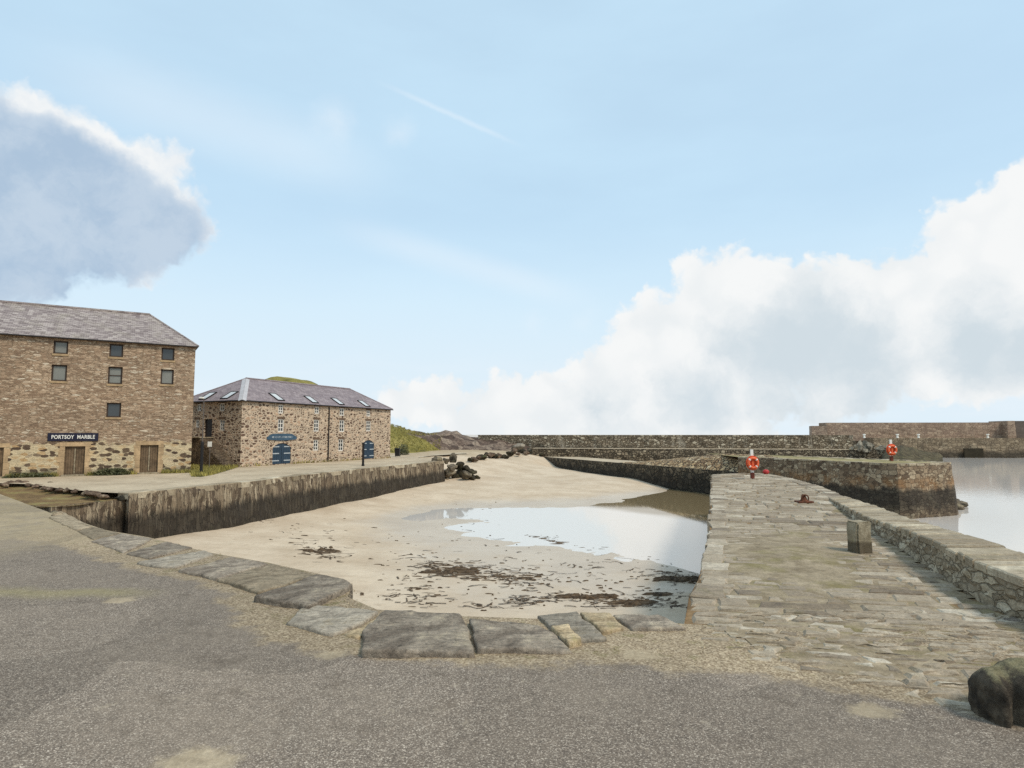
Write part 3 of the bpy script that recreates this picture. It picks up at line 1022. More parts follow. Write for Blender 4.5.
# ------------------------------------------------------------------ pier
PL = [at(*q) for q in [(684, 624), (689, 596), (698, 580), (703, 560), (709.5, 530), (711, 500), (712, 475)]]
PE = [at(*q) for q in [(722, 474), (735, 473.3), (760, 473.5), (780, 476), (800, 480.7), (820, 486.5)]]
PIN = [at(*q) for q in [(829, 500), (851, 515), (870, 530), (905, 549), (940, 573), (978, 597), (1022, 619)]]
PIN += [Vector((7.25, 7.8, 0)), Vector((7.2, 6.2, 0))]
hts = [.05, .2, .32, .46, .55, .57, .58, .58, .56]
POUT = [Vector((14.1, 26.5, 0)), Vector((12.55, 21.5, 0)), Vector((11.15, 17.6, 0)), Vector((10.2, 14.9, 0)), Vector((9.45, 12.4, 0)), Vector((8.85, 10.5, 0)), Vector((8.6, 9.2, 0)), Vector((8.45, 7.8, 0)), Vector((8.4, 6.2, 0))]
pier_poly = [(p.x, p.y) for p in PL + PE + POUT[:6]] + [(8.6, 8.9), (5.5, 8.7)]
pier_root = bmesh.new()
rough_wall.nv = 12
rough_wall(pier_root, [(p.x, p.y, -.01) for p in (PL + PE + [Vector((15.3, 29.5, 0))] + POUT)[::-1]], -5.2, .06, step=.4, amp=.07)
pier = obj('stone_pier', pier_root, M['wall_pier'], origin=(9, 20, SEA))
tag(pier, 'low stone pier running out from the yard with a worn flagged top', 'pier')
sheet('pier_bed', pier_poly, -.034, M['earth'], parent=pier)


def inpoly(x, y, poly):
    r = False
    for i in range(len(poly)):
        x1, y1 = poly[i]; x2, y2 = poly[i - 1]
        if (y1 > y) != (y2 > y) and x < (x2 - x1) * (y - y1) / (y2 - y1) + x1: r = not r
    return r


# flags: courses across the pier; the root spreads over the yard with rougher smaller stones
bm = bmesh.new()
tl = bm.verts.layers.float.new('tone')


def lerp_line(line, y):
    for a, b in zip(line, line[1:]):
        y0, y1 = sorted((a.y, b.y))
        if y0 <= y <= y1 and y1 > y0:
            t = (y - a.y) / (b.y - a.y)
            return a.x + (b.x - a.x) * t
    return line[0].x if y < min(p.y for p in line) else line[-1].x


LLINE = PL + [PE[0]]
LLINE = [Vector((2.9, 7.9, 0)), Vector((2.55, 9.0, 0))] + [p for p in PL if p.y > 9.2]
RLINE = [PE[3], PE[4], PE[5]] + PIN
ykeep = 9.2
y = 9.25
rowi = 0
EDGEW = .75
while y < 42.0:
    hgt = R.uniform(.2, .46) if y < 18 else R.uniform(.3, .62)
    # the pier axis leans to the right, so courses are laid square to it
    slope = -.30 if y < 30 else -.2
    xl = lerp_line(LLINE, y) + R.uniform(0, .03)
    xr = lerp_line(RLINE, y)
    if y > 40.5: xl = 13.3; xr = lerp_line([PE[1], PE[2], PE[3]], min(y, 42))
    x = xl
    while x < xr - .15:
        L = R.choice((R.uniform(.3, .7), R.uniform(.6, 1.6)))
        if xr - (x + L) < .35: L = xr - x
        x1 = min(xr, x + L)
        f = lambda xx: slope * (xx - xl) * .55
        g_ = .018
        j = .055
        q = [Vector((x + g_ + R.uniform(-j, j), y + g_ + f(x) + R.uniform(-j, j), 0)), Vector((x1 - g_ + R.uniform(-j, j), y + g_ + f(x1) + R.uniform(-j, j), 0)),
             Vector((x1 - g_ + .30 * hgt + R.uniform(-j, j), y + hgt - g_ + f(x1) + R.uniform(-j, j), 0)), Vector((x + g_ + .30 * hgt + R.uniform(-j, j), y + hgt - g_ + f(x) + R.uniform(-j, j), 0))]
        cx = sum(v.x for v in q) / 4; cy = sum(v.y for v in q) / 4
        if cy > 6.5 and segdist((cx, cy), [(p.x, p.y) for p in PIN]) > .12:
            dz = R.uniform(-.012, .010)
            tn = min(1, max(0, R.gauss(.52, .22)))
            block(bm, q, [dz + R.uniform(-.009, .009) for _ in range(4)], .12, tl, tn, .05)
        x = x1
    y += hgt
# strip between the right ends of courses and the edge, and the rough root of the pier on the yard
ROOT = [(2.45, 9.0), (2.35, 8.5), (3.0, 7.45), (3.8, 6.95), (4.6, 6.15), (5.6, 5.5), (7.15, 5.0), (7.2, 8.0), (7.4, 9.6), (6.0, 9.7), (3.0, 9.7)]
y = 4.4
while y < 9.7:
    hgt = R.uniform(.11, .25)
    x = 2.4 + R.uniform(0, .4)
    while x < 7.2:
        L = R.uniform(.16, .58)
        f = lambda xx: -.22 * (xx - 2.4) + .9
        q = [Vector((x, y + f(x), 0)), Vector((x + L - .03, y + f(x + L), 0)), Vector((x + L - .03 + .08, y + f(x + L) + hgt - .03, 0)), Vector((x + .08, y + f(x) + hgt - .03, 0))]
        q = [v + Vector((R.uniform(-.08, .08), R.uniform(-.06, .06), 0)) for v in q]
        c_ = sum(q, Vector()) / 4
        if inpoly(c_.x, c_.y, ROOT) and R.random() < .93:
            dz = R.uniform(-.012, .012) + .012 - .022 * max(0, 1 - segdist((c_.x, c_.y), ROOT[:7]) / .5)
            block(bm, q, [dz + R.uniform(-.009, .009) for _ in range(4)], .1, tl, min(1, max(0, R.gauss(.55, .26))), .05)
        x += L
    y += hgt
bmesh.ops.recalc_face_normals(bm, faces=bm.faces)
obj('flagstone_paving', bm, M['pave'], pier)
# left arris kerb of long stones
bm = bmesh.new()
stones_strip(bm, [(p.x, p.y, 0) for p in PL[1:]], .55, .002, .5, 1.4, .014, 1, h=.35, jit=.09)
bmesh.ops.recalc_face_normals(bm, faces=bm.faces)
obj('edge_coping', bm, M['pave'], pier)
bm = bmesh.new()
stones_strip(bm, [(p.x, p.y, 0) for p in [PL[-1]] + PE + [Vector((15.0, 28.9, 0)), POUT[0]]], .7, .014, .7, 1.3, .015, 1, h=.35, jit=.03)
bmesh.ops.recalc_face_normals(bm, faces=bm.faces)
obj('edge_coping', bm, M['pave'], pier)


# packed dirt over the middle of the pier and root; stones poke through where it thins
def m_dirt_sheet():
    bm = bmesh.new()
    X = np.arange(2.6, 14.0, .16); Y = np.arange(5.6, 27, .16)
    grid = {}
    for i, x in enumerate(X):
        for j, y in enumerate(Y):
            xl = lerp_line(LLINE, y); xr = lerp_line(RLINE, y) if y > 7 else 7.2
            if y < 9 and not inpoly(x, y, ROOT): continue
            if x < xl + .2 or x > xr - .02: continue
            fx = (x - xl) / max(.5, xr - xl)
            # thick in the middle between 12 and 20 m out
            t = math.exp(-((fx - .42) / .30) ** 2) * math.exp(-((y - 14.2) / 3.4) ** 2)
            t2 = math.exp(-((xr - x) / .45) ** 2) * .6
            z = (-.031 if y > 9.2 else -.002) + .075 * t + .035 * t2 + .024 * nz((x * .9, y * .9, 5), 1, 4) + .006 * nz((x * 4, y * 4, 5), 1, 2)
            if y < 9.6: z -= .09 * max(0, 1 - segdist((x, y), ROOT[:7]) / .45)
            grid[i, j] = bm.verts.new((x, y, z))
    for (i, j), v in grid.items():
        k = [(i + 1, j), (i + 1, j + 1), (i, j + 1)]
        if all(q in grid for q in k):
            bm.faces.new([v] + [grid[q] for q in k])
    return obj('dirt_cover', bm, M['dirt'], pier, smooth=True)


m_dirt_sheet()

# parapet along the right side
bm = bmesh.new()
kl = bm.faces.layers.int.new('keepuv')
ul = bm.loops.layers.uv.verify()
pin = [(p.x, p.y, h) for p, h in zip(PIN, hts)]
pin_d = densify(pin, .12)
cum = 0
cols = []
for i, p in enumerate(pin_d):
    a = pin_d[max(0, i - 1)]; b = pin_d[min(len(pin_d) - 1, i + 1)]
    t = Vector((b[0] - a[0], b[1] - a[1], 0)).normalized()
    n = Vector((t.y, -t.x, 0))
    if i: cum += math.dist(p[:2], pin_d[i - 1][:2])
    col = []
    for k in range(9):
        f = k / 8
        zc = -.05 + (p[2] - .0 + .0) * f
        off = .05 * nz((p[0] * 3.2, p[1] * 3.2, zc * 5), 1, 4) + .07 * (1 - f)
        col.append((bm.verts.new(Vector((p[0], p[1], zc)) + n * off), cum, zc))
    cols.append(col)
for a, b in zip(cols, cols[1:]):
    for k in range(8):
        q = (a[k], b[k], b[k + 1], a[k + 1])
        f = bm.faces.new([v[0] for v in q])
        for l, v in zip(f.loops, q): l[ul].uv = (v[1], v[2])
# outer face
pout = [(p.x, p.y, h) for p, h in zip(POUT, hts)]
for (a, b) in zip(pout, pout[1:]):
    vs = [bm.verts.new((a[0], a[1], -.05)), bm.verts.new((b[0], b[1], -.05)), bm.verts.new((b[0], b[1], b[2] - .04)), bm.verts.new((a[0], a[1], a[2] - .04))]
    bm.faces.new(vs)
for a, b in ((pin[-1], pout[-1]), (pout[0], pin[0])):
    kq = [(a[0], a[1], -.05), (b[0], b[1], -.05), (b[0], b[1], b[2] - .04), (a[0], a[1], a[2] - .04)]
    f = bm.faces.new([bm.verts.new(v) for v in kq])
    for l, v in zip(f.loops, kq): l[ul].uv = (math.dist(v[:2], a[:2]), v[2])
para = obj('parapet_wall', bm, M['parapet'], origin=(10, 15, 0))
tag(para, 'low rough stone parapet along the right side of the pier', 'parapet')
bm = bmesh.new()
tl = bm.verts.layers.float.new('tone')
acc = 0.0
N = 400
path = []
for i in range(N + 1):
    t = i / N * (len(PIN) - 1)
    k = min(len(PIN) - 2, int(t)); f = t - k
    path.append((PIN[k].lerp(PIN[k + 1], f), POUT[k].lerp(POUT[k + 1], f), hts[k] + (hts[k + 1] - hts[k]) * f))
i = 0
while i < N:
    L = R.uniform(.22, .55)
    j = i + 1
    while j < N and (path[j][0] - path[i][0]).length < L: j += 1
    a0, b0, h0 = path[i]; a1, b1, h1 = path[j]
    dirv = (a1 - a0).normalized()
    out = (b0 - a0).normalized()
    jj = lambda: R.uniform(-.035, .035)
    dz = R.uniform(-.015, .012)
    g_ = .014
    q = [a0 + dirv * g_ - out * (.03 + jj()), a1 - dirv * g_ - out * (.03 + jj()), b1 - dirv * g_ + out * jj(), b0 + dirv * g_ + out * jj()]
    block(bm, q, [h0 + dz + .03 + jj() * .3, h1 + dz + .03 + jj() * .3, h1 + dz + .03, h0 + dz + .03], .13, tl, R.random() * .9 + .1, .03)
    i = j
bmesh.ops.recalc_face_normals(bm, faces=bm.faces)
obj('coping', bm, M['coping'], para)

# ------------------------------------------------------------------ left quay
LQ = [at(*q) for q in [(128, 493.3), (173, 489.5), (236, 483.5), (296, 476), (380, 467), (444, 461)]]
corner = [at(51, 507, -.3), at(78, 503.5, -.3), at(104, 501.5, -.3), at(126.5, 498.3, -.28)]
bm = bmesh.new()
rough_wall.nv = 12
rough_wall(bm, [(p.x, p.y, .0) for p in LQ] + [(LQ[-1].x - 1.2, LQ[-1].y + 4, 0), (LQ[-1].x - 4, LQ[-1].y + 9, 0)], -3.2, .05, step=.3, amp=.10)
lq = obj('harbour_wall', bm, M['wall_left'], origin=(-12, 45, -2))
tag(lq, 'long left quay wall of upright stones, dark below the tide line', 'harbour wall')
bm = bmesh.new()
stones_strip(bm, [(p.x, p.y, 0) for p in LQ], .7, .03, .7, 1.7, .025, -1, h=.3, jit=.06)
bmesh.ops.recalc_face_normals(bm, faces=bm.faces)
obj('coping', bm, M['coping'], lq)
bm = bmesh.new()
rough_wall(bm, [(p.x, p.y, -.3) for p in [at(30, 505, -.3)] + corner] + [(LQ[0].x + .12, LQ[0].y - .05, -.04), (LQ[0].x + .34, LQ[0].y + .2, -.04)], -3.2, .05, step=.25, amp=.1)
cw = obj('harbour_wall', bm, M['wall_left'], origin=(-18, 27, -2))
tag(cw, 'short broken wall closing the corner of the basin below the brown turf', 'harbour wall')

# quay ground behind the left wall (road in front of the buildings)
quay = [(p.x, p.y) for p in LQ] + [(LQ[-1].x - 1.2, LQ[-1].y + 4), (LQ[-1].x - 4, LQ[-1].y + 9), (-10, 78), (-6, 88), (-10, 104), (-120, 110), (-120, 48), (-76, 47)] + [(p.x, p.y) for p in (at(*q) for q in [(0, 483), (30, 484), (60, 488.5), (95, 491.8), (124, 493.2)])]
o = sheet('quay', quay, -.004, M['quay'])
tag(o, 'pale road along the left quay in front of the buildings', 'road', kind='structure')
# the sunken corner: brown turf and rubble between road and yard
bm = bmesh.new()
vs = {}
NX, NY = 40, 16
for i in range(NX + 1):
    for j in range(NY + 1):
        f = i / NX; s = j / NY
        # near line follows rim/corner wall; far line follows road edge
        near = Vector((-75, 43.5, 0)).lerp(at(0, 497, 0), min(1, f / .45)) if f < .45 else at(0, 497, 0).lerp(corner[0], (f - .45) / .2) if f < .65 else corner[0].lerp(corner[3], (f - .65) / .35)
        far = Vector((-76, 49, 0)).lerp(at(0, 480.5, 0), min(1, f / .45)) if f < .45 else at(0, 480.5, 0).lerp(at(130, 490.5, 0), (f - .45) / .55)
        p = near.lerp(far, s)
        dip = -.30 * math.sin(min(1, (1 - s) * 1.6) * math.pi / 2) * (1 if f > .5 else max(0, (f - .3) / .2))
        p.z = -.04 - .10 * max(0, (s - .6) / .4) + dip + .09 * nz((p.x * .8, p.y * .8, 2), 1, 4) * (1 if 0 < j < NY else .3)
        vs[i, j] = bm.verts.new(p)
for i in range(NX):
    for j in range(NY):
        bm.faces.new((vs[i, j], vs[i + 1, j], vs[i + 1, j + 1], vs[i, j + 1]))
bmesh.ops.recalc_face_normals(bm, faces=bm.faces)


def m_corner():
    m, g = material('brown_turf')
    p = g.pos()
    n = g.noise(p, .8, 6, .65)
    c = g.ramp(n, [(.3, rgb(96, 76, 52)), (.48, rgb(128, 104, 70)), (.6, rgb(136, 122, 76)), (.75, rgb(168, 150, 116))])
    c = g.mix(g.mr(g.noise(p, 5, 5, .7), .5, .7, 0, .6), c, rgb(72, 60, 42))
    g.put(g.b, 'Base Color', c)
    g.put(g.b, 'Normal', g.bump(g.noise(p, 6, 6, .7), .9, .08))
    return m


M['corner'] = m_corner()
tag(obj('bank', bm, M['corner'], smooth=True), 'brown turf bank in the corner between road and yard', 'bank', kind='structure')


# ------------------------------------------------------------------ rocks
def rock_mesh(name, seed, m, sx=1, sy=1, sz=.7, sub=3, rough=.35):
    bm = bmesh.new()
    bmesh.ops.create_icosphere(bm, subdivisions=sub, radius=.5)
    o_ = Vector((seed * 7.1, seed * 3.3, seed))
    for v in bm.verts:
        p = v.co.copy()
        k = 1 + rough * nz(p * 1.8 + o_, 1, 3) + rough * .35 * nz(p * 5 + o_, 1, 3)
        # a few flat broken faces
        for q in range(11):
            n = Vector((math.sin(seed * 5 + q * 2.1), math.cos(seed * 3 + q * 1.7), math.sin(seed + q * 2.9))).normalized()
            dd = p.normalized().dot(n)
            if dd > .62: k *= (.62 / dd) * .8 + .2
        v.co = Vector((p.x * k * sx, p.y * k * sy, max(-.35, p.z * k) * sz))
    return obj(name, bm, m, smooth=sub > 2)


def rock(seed, m, loc, size, rotz, label, group, cat='rock', name='shore_rock', sub=3):
    o = rock_mesh(name, seed, m, size[0], size[1], size[2], sub)
    o.location = loc
    o.rotation_euler = (0, 0, rotz)
    return tag(o, label, cat, group)


# heap of weedy rocks at the end of the left quay
grp = 'rocks at the end of the left quay'
lab = 'dark weedy rock in the heap at the end of the left quay wall'
for k, (px, py, s) in enumerate([(449, 470, 2.2), (455, 474, 1.8), (460, 470, 2.4), (466, 472, 2.2), (471, 474, 1.8), (476, 475.5, 1.3), (452, 465, 2.0), (459, 463, 2.0), (466, 466, 1.9), (447, 477, 1.2), (472, 470, 1.6), (456, 476.5, 1.2)]):
    Y = 64 + (k % 3) * .8
    p = atY(px, py, Y)
    s *= .75
    p.z = max(-2.1, p.z - s * .2)
    rock(k + 1, M['rock_weed' if k % 3 else 'rock'], p, (s, s * .8, s * .75), k * 1.3, lab, grp)
rock(31, M['rock'], atY(439, 456.5, 62) - Vector((.3, 0, .35)), (1.4, 1.1, 1.1), .4, 'large dark boulder standing on top of the quay end', None)
rock(32, M['rock'], atY(446, 459, 63) - Vector((0, 0, .2)), (.9, .9, .9), 1.4, 'smaller dark boulder on the quay end beside the large one', None)
rock(33, M['rock'], atY(454, 458, 66), (1.2, 1.0, 1.4), 2.2, 'pointed rock standing behind the heap at the quay end', None)
# low broken stone edge across the far sand
grp = 'stones along the far edge of the sand'
k = 0
for px in range(470, 548, 4):
    f = (px - 470) / 78
    py = 471 - 6.0 * math.sin(f * math.pi * .5) + R.uniform(-.6, .6)
    p = at(px, py, -2.0)
    p.z = sandz(p.x, p.y) + .35
    s = R.uniform(.8, 1.4)
    rock(50 + k, M['rock_weed' if R.random() < .4 else 'rock_brown'], p, (s * 1.5, s, s * .8), R.uniform(0, 6), 'dark stone in the low broken row at the far edge of the sand', grp, sub=2)
    k += 1
# stones beside road corner on the left
grp = 'stones along the road edge at the left corner'
for k, (px, py, s) in enumerate([(4, 483.5, .5), (11, 482.5, .6), (18, 482, .7), (25, 482, .65), (31, 483.5, .5), (37, 485, .5), (44, 486.5, .45), (51, 487.5, .5), (59, 488.5, .45), (67, 489, .4), (75, 490, .4), (87, 491.5, .55), (95, 492.5, .6), (103, 494.5, .4)]):
    p = at(px, py + 1.2, -.05)
    rock(80 + k, M['rock_brown'], p - Vector((0, 0, .02)), (s * 1.6, s, s * .7), R.uniform(0, 6), 'low brown stone in the row between the road and the brown turf', grp, sub=2)
for k, (px, py, s, lb) in enumerate([(53, 512.5, .45, 'dark loose stone lying on the yard edge at the basin corner'), (60, 515, .5, 'pale flat stone lying on the yard edge at the basin corner'),
                                     (121, 497, .5, 'dark block standing at the step where the quay wall drops'), (50, 482.5, .45, 'pale stone on the road edge before the warehouse')]):
    p = at(px, py, 0)
    rock(100 + k, M[['rock', 'slab_pale', 'rock_weed', 'slab_pale'][k]], p - Vector((0, 0, .05)), (s * 1.4, s, s * .7), k, lb, None, sub=3)
# rocks at the foot of the middle pier end
grp = 'wet rocks at the foot of the middle pier'
for k, (px, py, s) in enumerate([(959, 507, 1.5), (965, 506, 1.4), (970, 507.5, 1.1), (966, 510, 1.2), (973, 509, .7), (958, 511, 1.1)]):
    p = at(px, py, SEA + .2)
    rock(120 + k, M['rock'], p + Vector((.8, 2.2, 0)), (s * 1.3, s, s * .8), k * 2, 'wet dark rock at the seaward foot of the middle pier end', grp)

# ------------------------------------------------------------------ middle pier
mw_dir = Vector((-.42, 1, 0)).normalized()
mp_end = Vector((26.2, 42.4, 0))
mp_perp = Vector((mw_dir.y, -mw_dir.x, 0))
ZP = .68


def mp(t, s=0, z=0):
    q = mp_end + mw_dir * t + mp_perp * s
    q.z = z
    return q


rough_wall.nv = 14
bm = bmesh.new()
# seaward end: back side, end face, front face up to where the cobbled bank starts (t=14)
ln = [mp(24, 4.2, ZP - .25), mp(19, 6.0, ZP), mp(14, 6.3, ZP), mp(1.0, 6.3, ZP), mp(.3, 6.0, ZP), mp(0, 5.3, ZP), mp(0, .9, ZP), mp(.25, .25, ZP), mp(.9, 0, ZP), mp(15, 0, ZP)]
rough_wall(bm, [tuple(p) for p in ln[::-1]], -5.2, .085, step=.35, amp=.09)
mpo = obj('middle_pier', bm, M['wall_mid'], origin=(26, 44, SEA))
tag(mpo, 'stone pier across the harbour mouth with an orange stained band above its dark foot', 'pier')
bm = bmesh.new()
for a in ln: pass
sheet('pier_top', [(p.x, p.y) for p in ln], ZP - .04, M['verge_pale'], parent=mpo)
bm = bmesh.new()
tl = stones_strip(bm, [tuple(p) for p in ln[2:]], .7, .0, .5, 1.1, .03, 1, h=.14, jit=.07)
bmesh.ops.recalc_face_normals(bm, faces=bm.faces)
obj('coping', bm, M['coping'], mpo)
# lower quay part with cobbled bank above
bm = bmesh.new()
rough_wall.nv = 9
zw = -.72
line2 = [mp(14, .05, zw), mp(22, 0, zw), mp(30, 0, zw), mp(40, 0, zw), mp(54, .3, zw), mp(62, 1.0, -1.2)]
rough_wall(bm, [tuple(p) for p in line2[::-1]], -5.0, .05, step=.4, amp=.1)
lowq = obj('harbour_wall', bm, M['wall_low'], origin=(10, 75, -2))
M['wall_lowdark'] = stone_wall('weedy_harbour_stone', [(0, rgb(58, 53, 44)), (.5, rgb(96, 85, 69)), (1, rgb(132, 118, 97))], rgb(40, 35, 28), 1.6, 1.8, .08, .9, .2, 1.0, .4,
                               tide(-2.1, -1.0, streak=(1.0, .4), green=.25), bdist=.12)
lowq.data.materials[0] = M['wall_lowdark']
tag(lowq, 'dark low harbour wall along the far side of the sand', 'harbour wall')
sheet('walkway', [tuple(p)[:2] for p in line2] + [(mp(62, 5).x, mp(62, 5).y), (mp(14, 4).x, mp(14, 4).y)], zw + .004, M['quay'], parent=lowq)
# cobbled bank rising from the lower wall to the pier top between t=12 and t=40
bm = bmesh.new()
kl = bm.faces.layers.int.new('keepuv')
ul = bm.loops.layers.uv.verify()
grid = []
T = np.linspace(11, 35, 57)
for t in T:
    hi = ZP + .06 if t < 20 else ZP + .06 - min(1, (t - 20) / 15) * 1.42
    k0 = min(1, max(0, (t - 11) / 4))
    row = []
    for j in range(9):
        f = j / 8
        sx_ = (.10 + 3.2 * f) * (.25 + .75 * k0)
        z_ = zw + .02 + (hi - zw) * math.sin(f * math.pi / 2) ** .9
        p = mp(t, sx_ - .12 * (1 - k0), z_)
        off = .11 * nz(p * 1.6, 1, 4)
        row.append((bm.verts.new(p + Vector((off, -off, off * .6))), t, f * 3.4))
    grid.append(row)
for a, b in zip(grid, grid[1:]):
    for j in range(8):
        q = (a[j], a[j + 1], b[j + 1], b[j])
        f = bm.faces.new([v[0] for v in q])
        for l, v in zip(f.loops, q): l[ul].uv = (v[1], v[2])
bmesh.ops.recalc_face_normals(bm, faces=bm.faces)
bk = obj('cobbled_bank', bm, M['wall_cobble'], origin=(18, 60, zw))
tag(bk, 'sloping bank of tawny cobbles above the dark low wall', 'stone bank')

# ------------------------------------------------------------------ far sea walls
def far_block(name, p0, p1, depth, z0, z1, m, label, cat='sea wall', topm=None, amp=.15, step=.8):
    d_ = (p1 - p0); d_.z = 0
    n = Vector((d_.y, -d_.x, 0)).normalized()   # towards the viewer for left->right lines
    bm = bmesh.new()
    rough_wall.nv = 8
    a, b = p0 - n * depth, p1 - n * depth
    rough_wall(bm, [(a.x, a.y, z1), (p0.x, p0.y, z1), (p1.x, p1.y, z1), (b.x, b.y, z1), (a.x, a.y, z1)], z0, .03, step=step, amp=amp)
    o = obj(name, bm, m, origin=((p0.x + p1.x) / 2, (p0.y + p1.y) / 2, z0))
    tag(o, label, cat)
    sheet('wall_top', [(a.x, a.y), (p0.x, p0.y), (p1.x, p1.y), (b.x, b.y)], z1 - .01, topm or M['quay'], parent=o)
    return o


P = lambda px, Y: Vector(((px - 512) / F * Y, Y, 0))
far_block('sea_wall', P(531, 95), P(893, 86), 4.5, -6, .52, M['wall_low'], 'lower tier of the long far sea wall, dark and rubbly', amp=.25)
far_block('sea_wall', P(478, 102), P(852, 90.6), 1.6, .2, 2.55, M['wall_far'], 'upper tier of the long far sea wall with pale patches')
# broken sloping end of the upper wall: boulders stepping down to the right
grp = 'boulders at the broken end of the far sea wall'
for k in range(26):
    f = R.random()
    px = 850 + f * 42
    py = 439 + f * 10 + R.random() * (17 - f * 9)
    p = atY(px, py, 86 + R.random() * 2)
    s = R.uniform(.8, 1.5)
    p.z = max(.5, p.z)
    rock(140 + k, M['rock'], p, (s * 1.2, s, s), R.uniform(0, 6), 'grey boulder piled at the broken right end of the far sea wall', grp, sub=2)
M['slope'] = m_rock('rubble_slope_stone', rgb(66, 58, 44), rgb(104, 94, 70), rgb(116, 108, 68), 1.2, 1.0, .8)
# bank of turf behind second lifebuoy
bm = bmesh.new()
for i in range(25):
    for j in range(7):
        pass
rows_ = []
for i in range(31):
    px = 880 + i * 2.0
    row = []
    for j in range(7):
        Y = 74 + j * 2.2
        hh = (1 - i / 30) * min(1, i / 6 + .1) * 2.0 * math.sin(j / 6 * math.pi * .6)
        p = P(px, Y)
        row.append(bm.verts.new((p.x, p.y, -1.2 + hh + 1.0 * (j / 6) + .55 * nz((p.x * .7, p.y * .7, 0), 1, 4))))
    rows_.append(row)
for a, b in zip(rows_, rows_[1:]):
    for j in range(6): bm.faces.new((a[j], b[j], b[j + 1], a[j + 1]))
bmesh.ops.recalc_face_normals(bm, faces=bm.faces)
ol = obj('rubble_slope', bm, M['slope'], smooth=True)
tag(ol, 'low brown rubble slope beside the far boulders', 'bank', kind='structure')

# outer breakwater: base tier, and thick upper wall with a head
Yb = 152
bm = None
ow0 = far_block('breakwater', P(872, Yb), P(1400, Yb - 8), 14, -7, 1.75, M['wall_outer_low'], 'broad lower tier of the outer breakwater rising from the sea', 'breakwater', amp=.25, step=2.0)
ow1 = far_block('breakwater', P(826, Yb + 5), P(1006, Yb + 1), 5, 1.0, 5.55, M['wall_outer'], 'tall brownish upper wall of the outer breakwater', 'breakwater', amp=.12, step=2.0)
far_block('breakwater', P(811, Yb + 5.4), P(826.5, Yb + 4.2), 6, 1.0, 4.75, M['wall_outer'], 'low stub at the left end of the outer breakwater wall', 'breakwater', amp=.1, step=1.5)
far_block('breakwater', P(1006.3, Yb - .8), P(1014, Yb - 1), 7, 1.0, 5.9, M['wall_outer'], 'pale buttress standing out of the outer breakwater wall', 'breakwater', amp=.05, step=1.5, topm=M['quay'])
M['wall_outer_d'] = simple('breakwater_concrete', rgb(96, 86, 78), .9, .2, .3)
far_block('breakwater', P(1014.3, Yb + .3), P(1400, Yb - 6), 6, 1.0, 5.9, M['wall_outer_d'], 'dark right-hand length of the outer breakwater wall past the buttress', 'breakwater', amp=.05, step=2)
# recess in lower tier: solid box, the opening's shade painted near-black
bm = bmesh.new()
q0, q1 = P(961, Yb - 1.9), P(981, Yb - 2.2)
box(bm, ((q0.x + q1.x) / 2, (q0.y + q1.y) / 2, -1.9), (q1.x - q0.x), .3, 2.3)
M['slot'] = simple('opening_shade', rgb(44, 38, 26), .9, .3, .4)
obj('culvert_mouth', bm, M['slot'], ow0)

M['white'] = simple('white_paint', rgb(226, 222, 212), .55, .06, 3, bump=.05)


def bollard(loc, s=1.0):
    b = thing('mooring_bollard', 'white painted bollard on the outer breakwater', 'bollard', loc, 'white bollards on the outer breakwater')
    bm = bmesh.new()
    lathe(bm, loc, [(.42, 0), (.36, .15), (.30, .5), (.30, .8)], 14)
    obj('post', bm, M['white'], b, smooth=False)
    bm = bmesh.new()
    lathe(bm, Vector(loc), [(.30, .803), (.48, .88), (.5, 1.05), (.36, 1.18)], 14)
    obj('cap', bm, M['white'], b)
    return b


b0 = bollard(P(863, Yb + 1.0) + Vector((0, 0, 1.75)))
b0.scale = (.7, .7, .8)
for px in (896, 917, 986):
    dup(b0, P(px, Yb + .2) + Vector((0, 0, 1.75)), 0, (.75, .75, .8))

# ------------------------------------------------------------------ hill and rocky bank
bm = bmesh.new()
ra = bm.verts.layers.float.new('rock')


def hill(x, y):
    z = -.6
    z += 13.6 * math.exp(-(abs(x + 43.8) / 13.5) ** 2.6 - ((y - 125) / 17) ** 2)
    z += 6.5 * math.exp(-((x + 66) / 16) ** 2 - ((y - 128) / 20) ** 2)
    z += 3.6 * math.exp(-((x + 19) / 8.5) ** 2 - ((y - 98) / 9) ** 2)
    z += 3.2 * math.exp(-((x + 26) / 8) ** 2 - ((y - 106) / 12) ** 2)
    if x > -13: z -= 3.0 * max(0, min(1, (97.5 - y) / 7)) * min(1, (x + 13) / 3)
    # rocky ridge going right, meets the sea wall
    ax = max(0.0, min(1.0, (x + 14) / 16.0))
    ry = 103
    if -16 < x < 6:
        e = min(1, (x + 16) / 5) * (1 if x < 2 else max(0, (6 - x) / 4))
        z += (2.5 - .4 * max(0, min(1, (x + 9) / 5))) * math.exp(-((y - ry) / 4.5) ** 2) * e
    return z


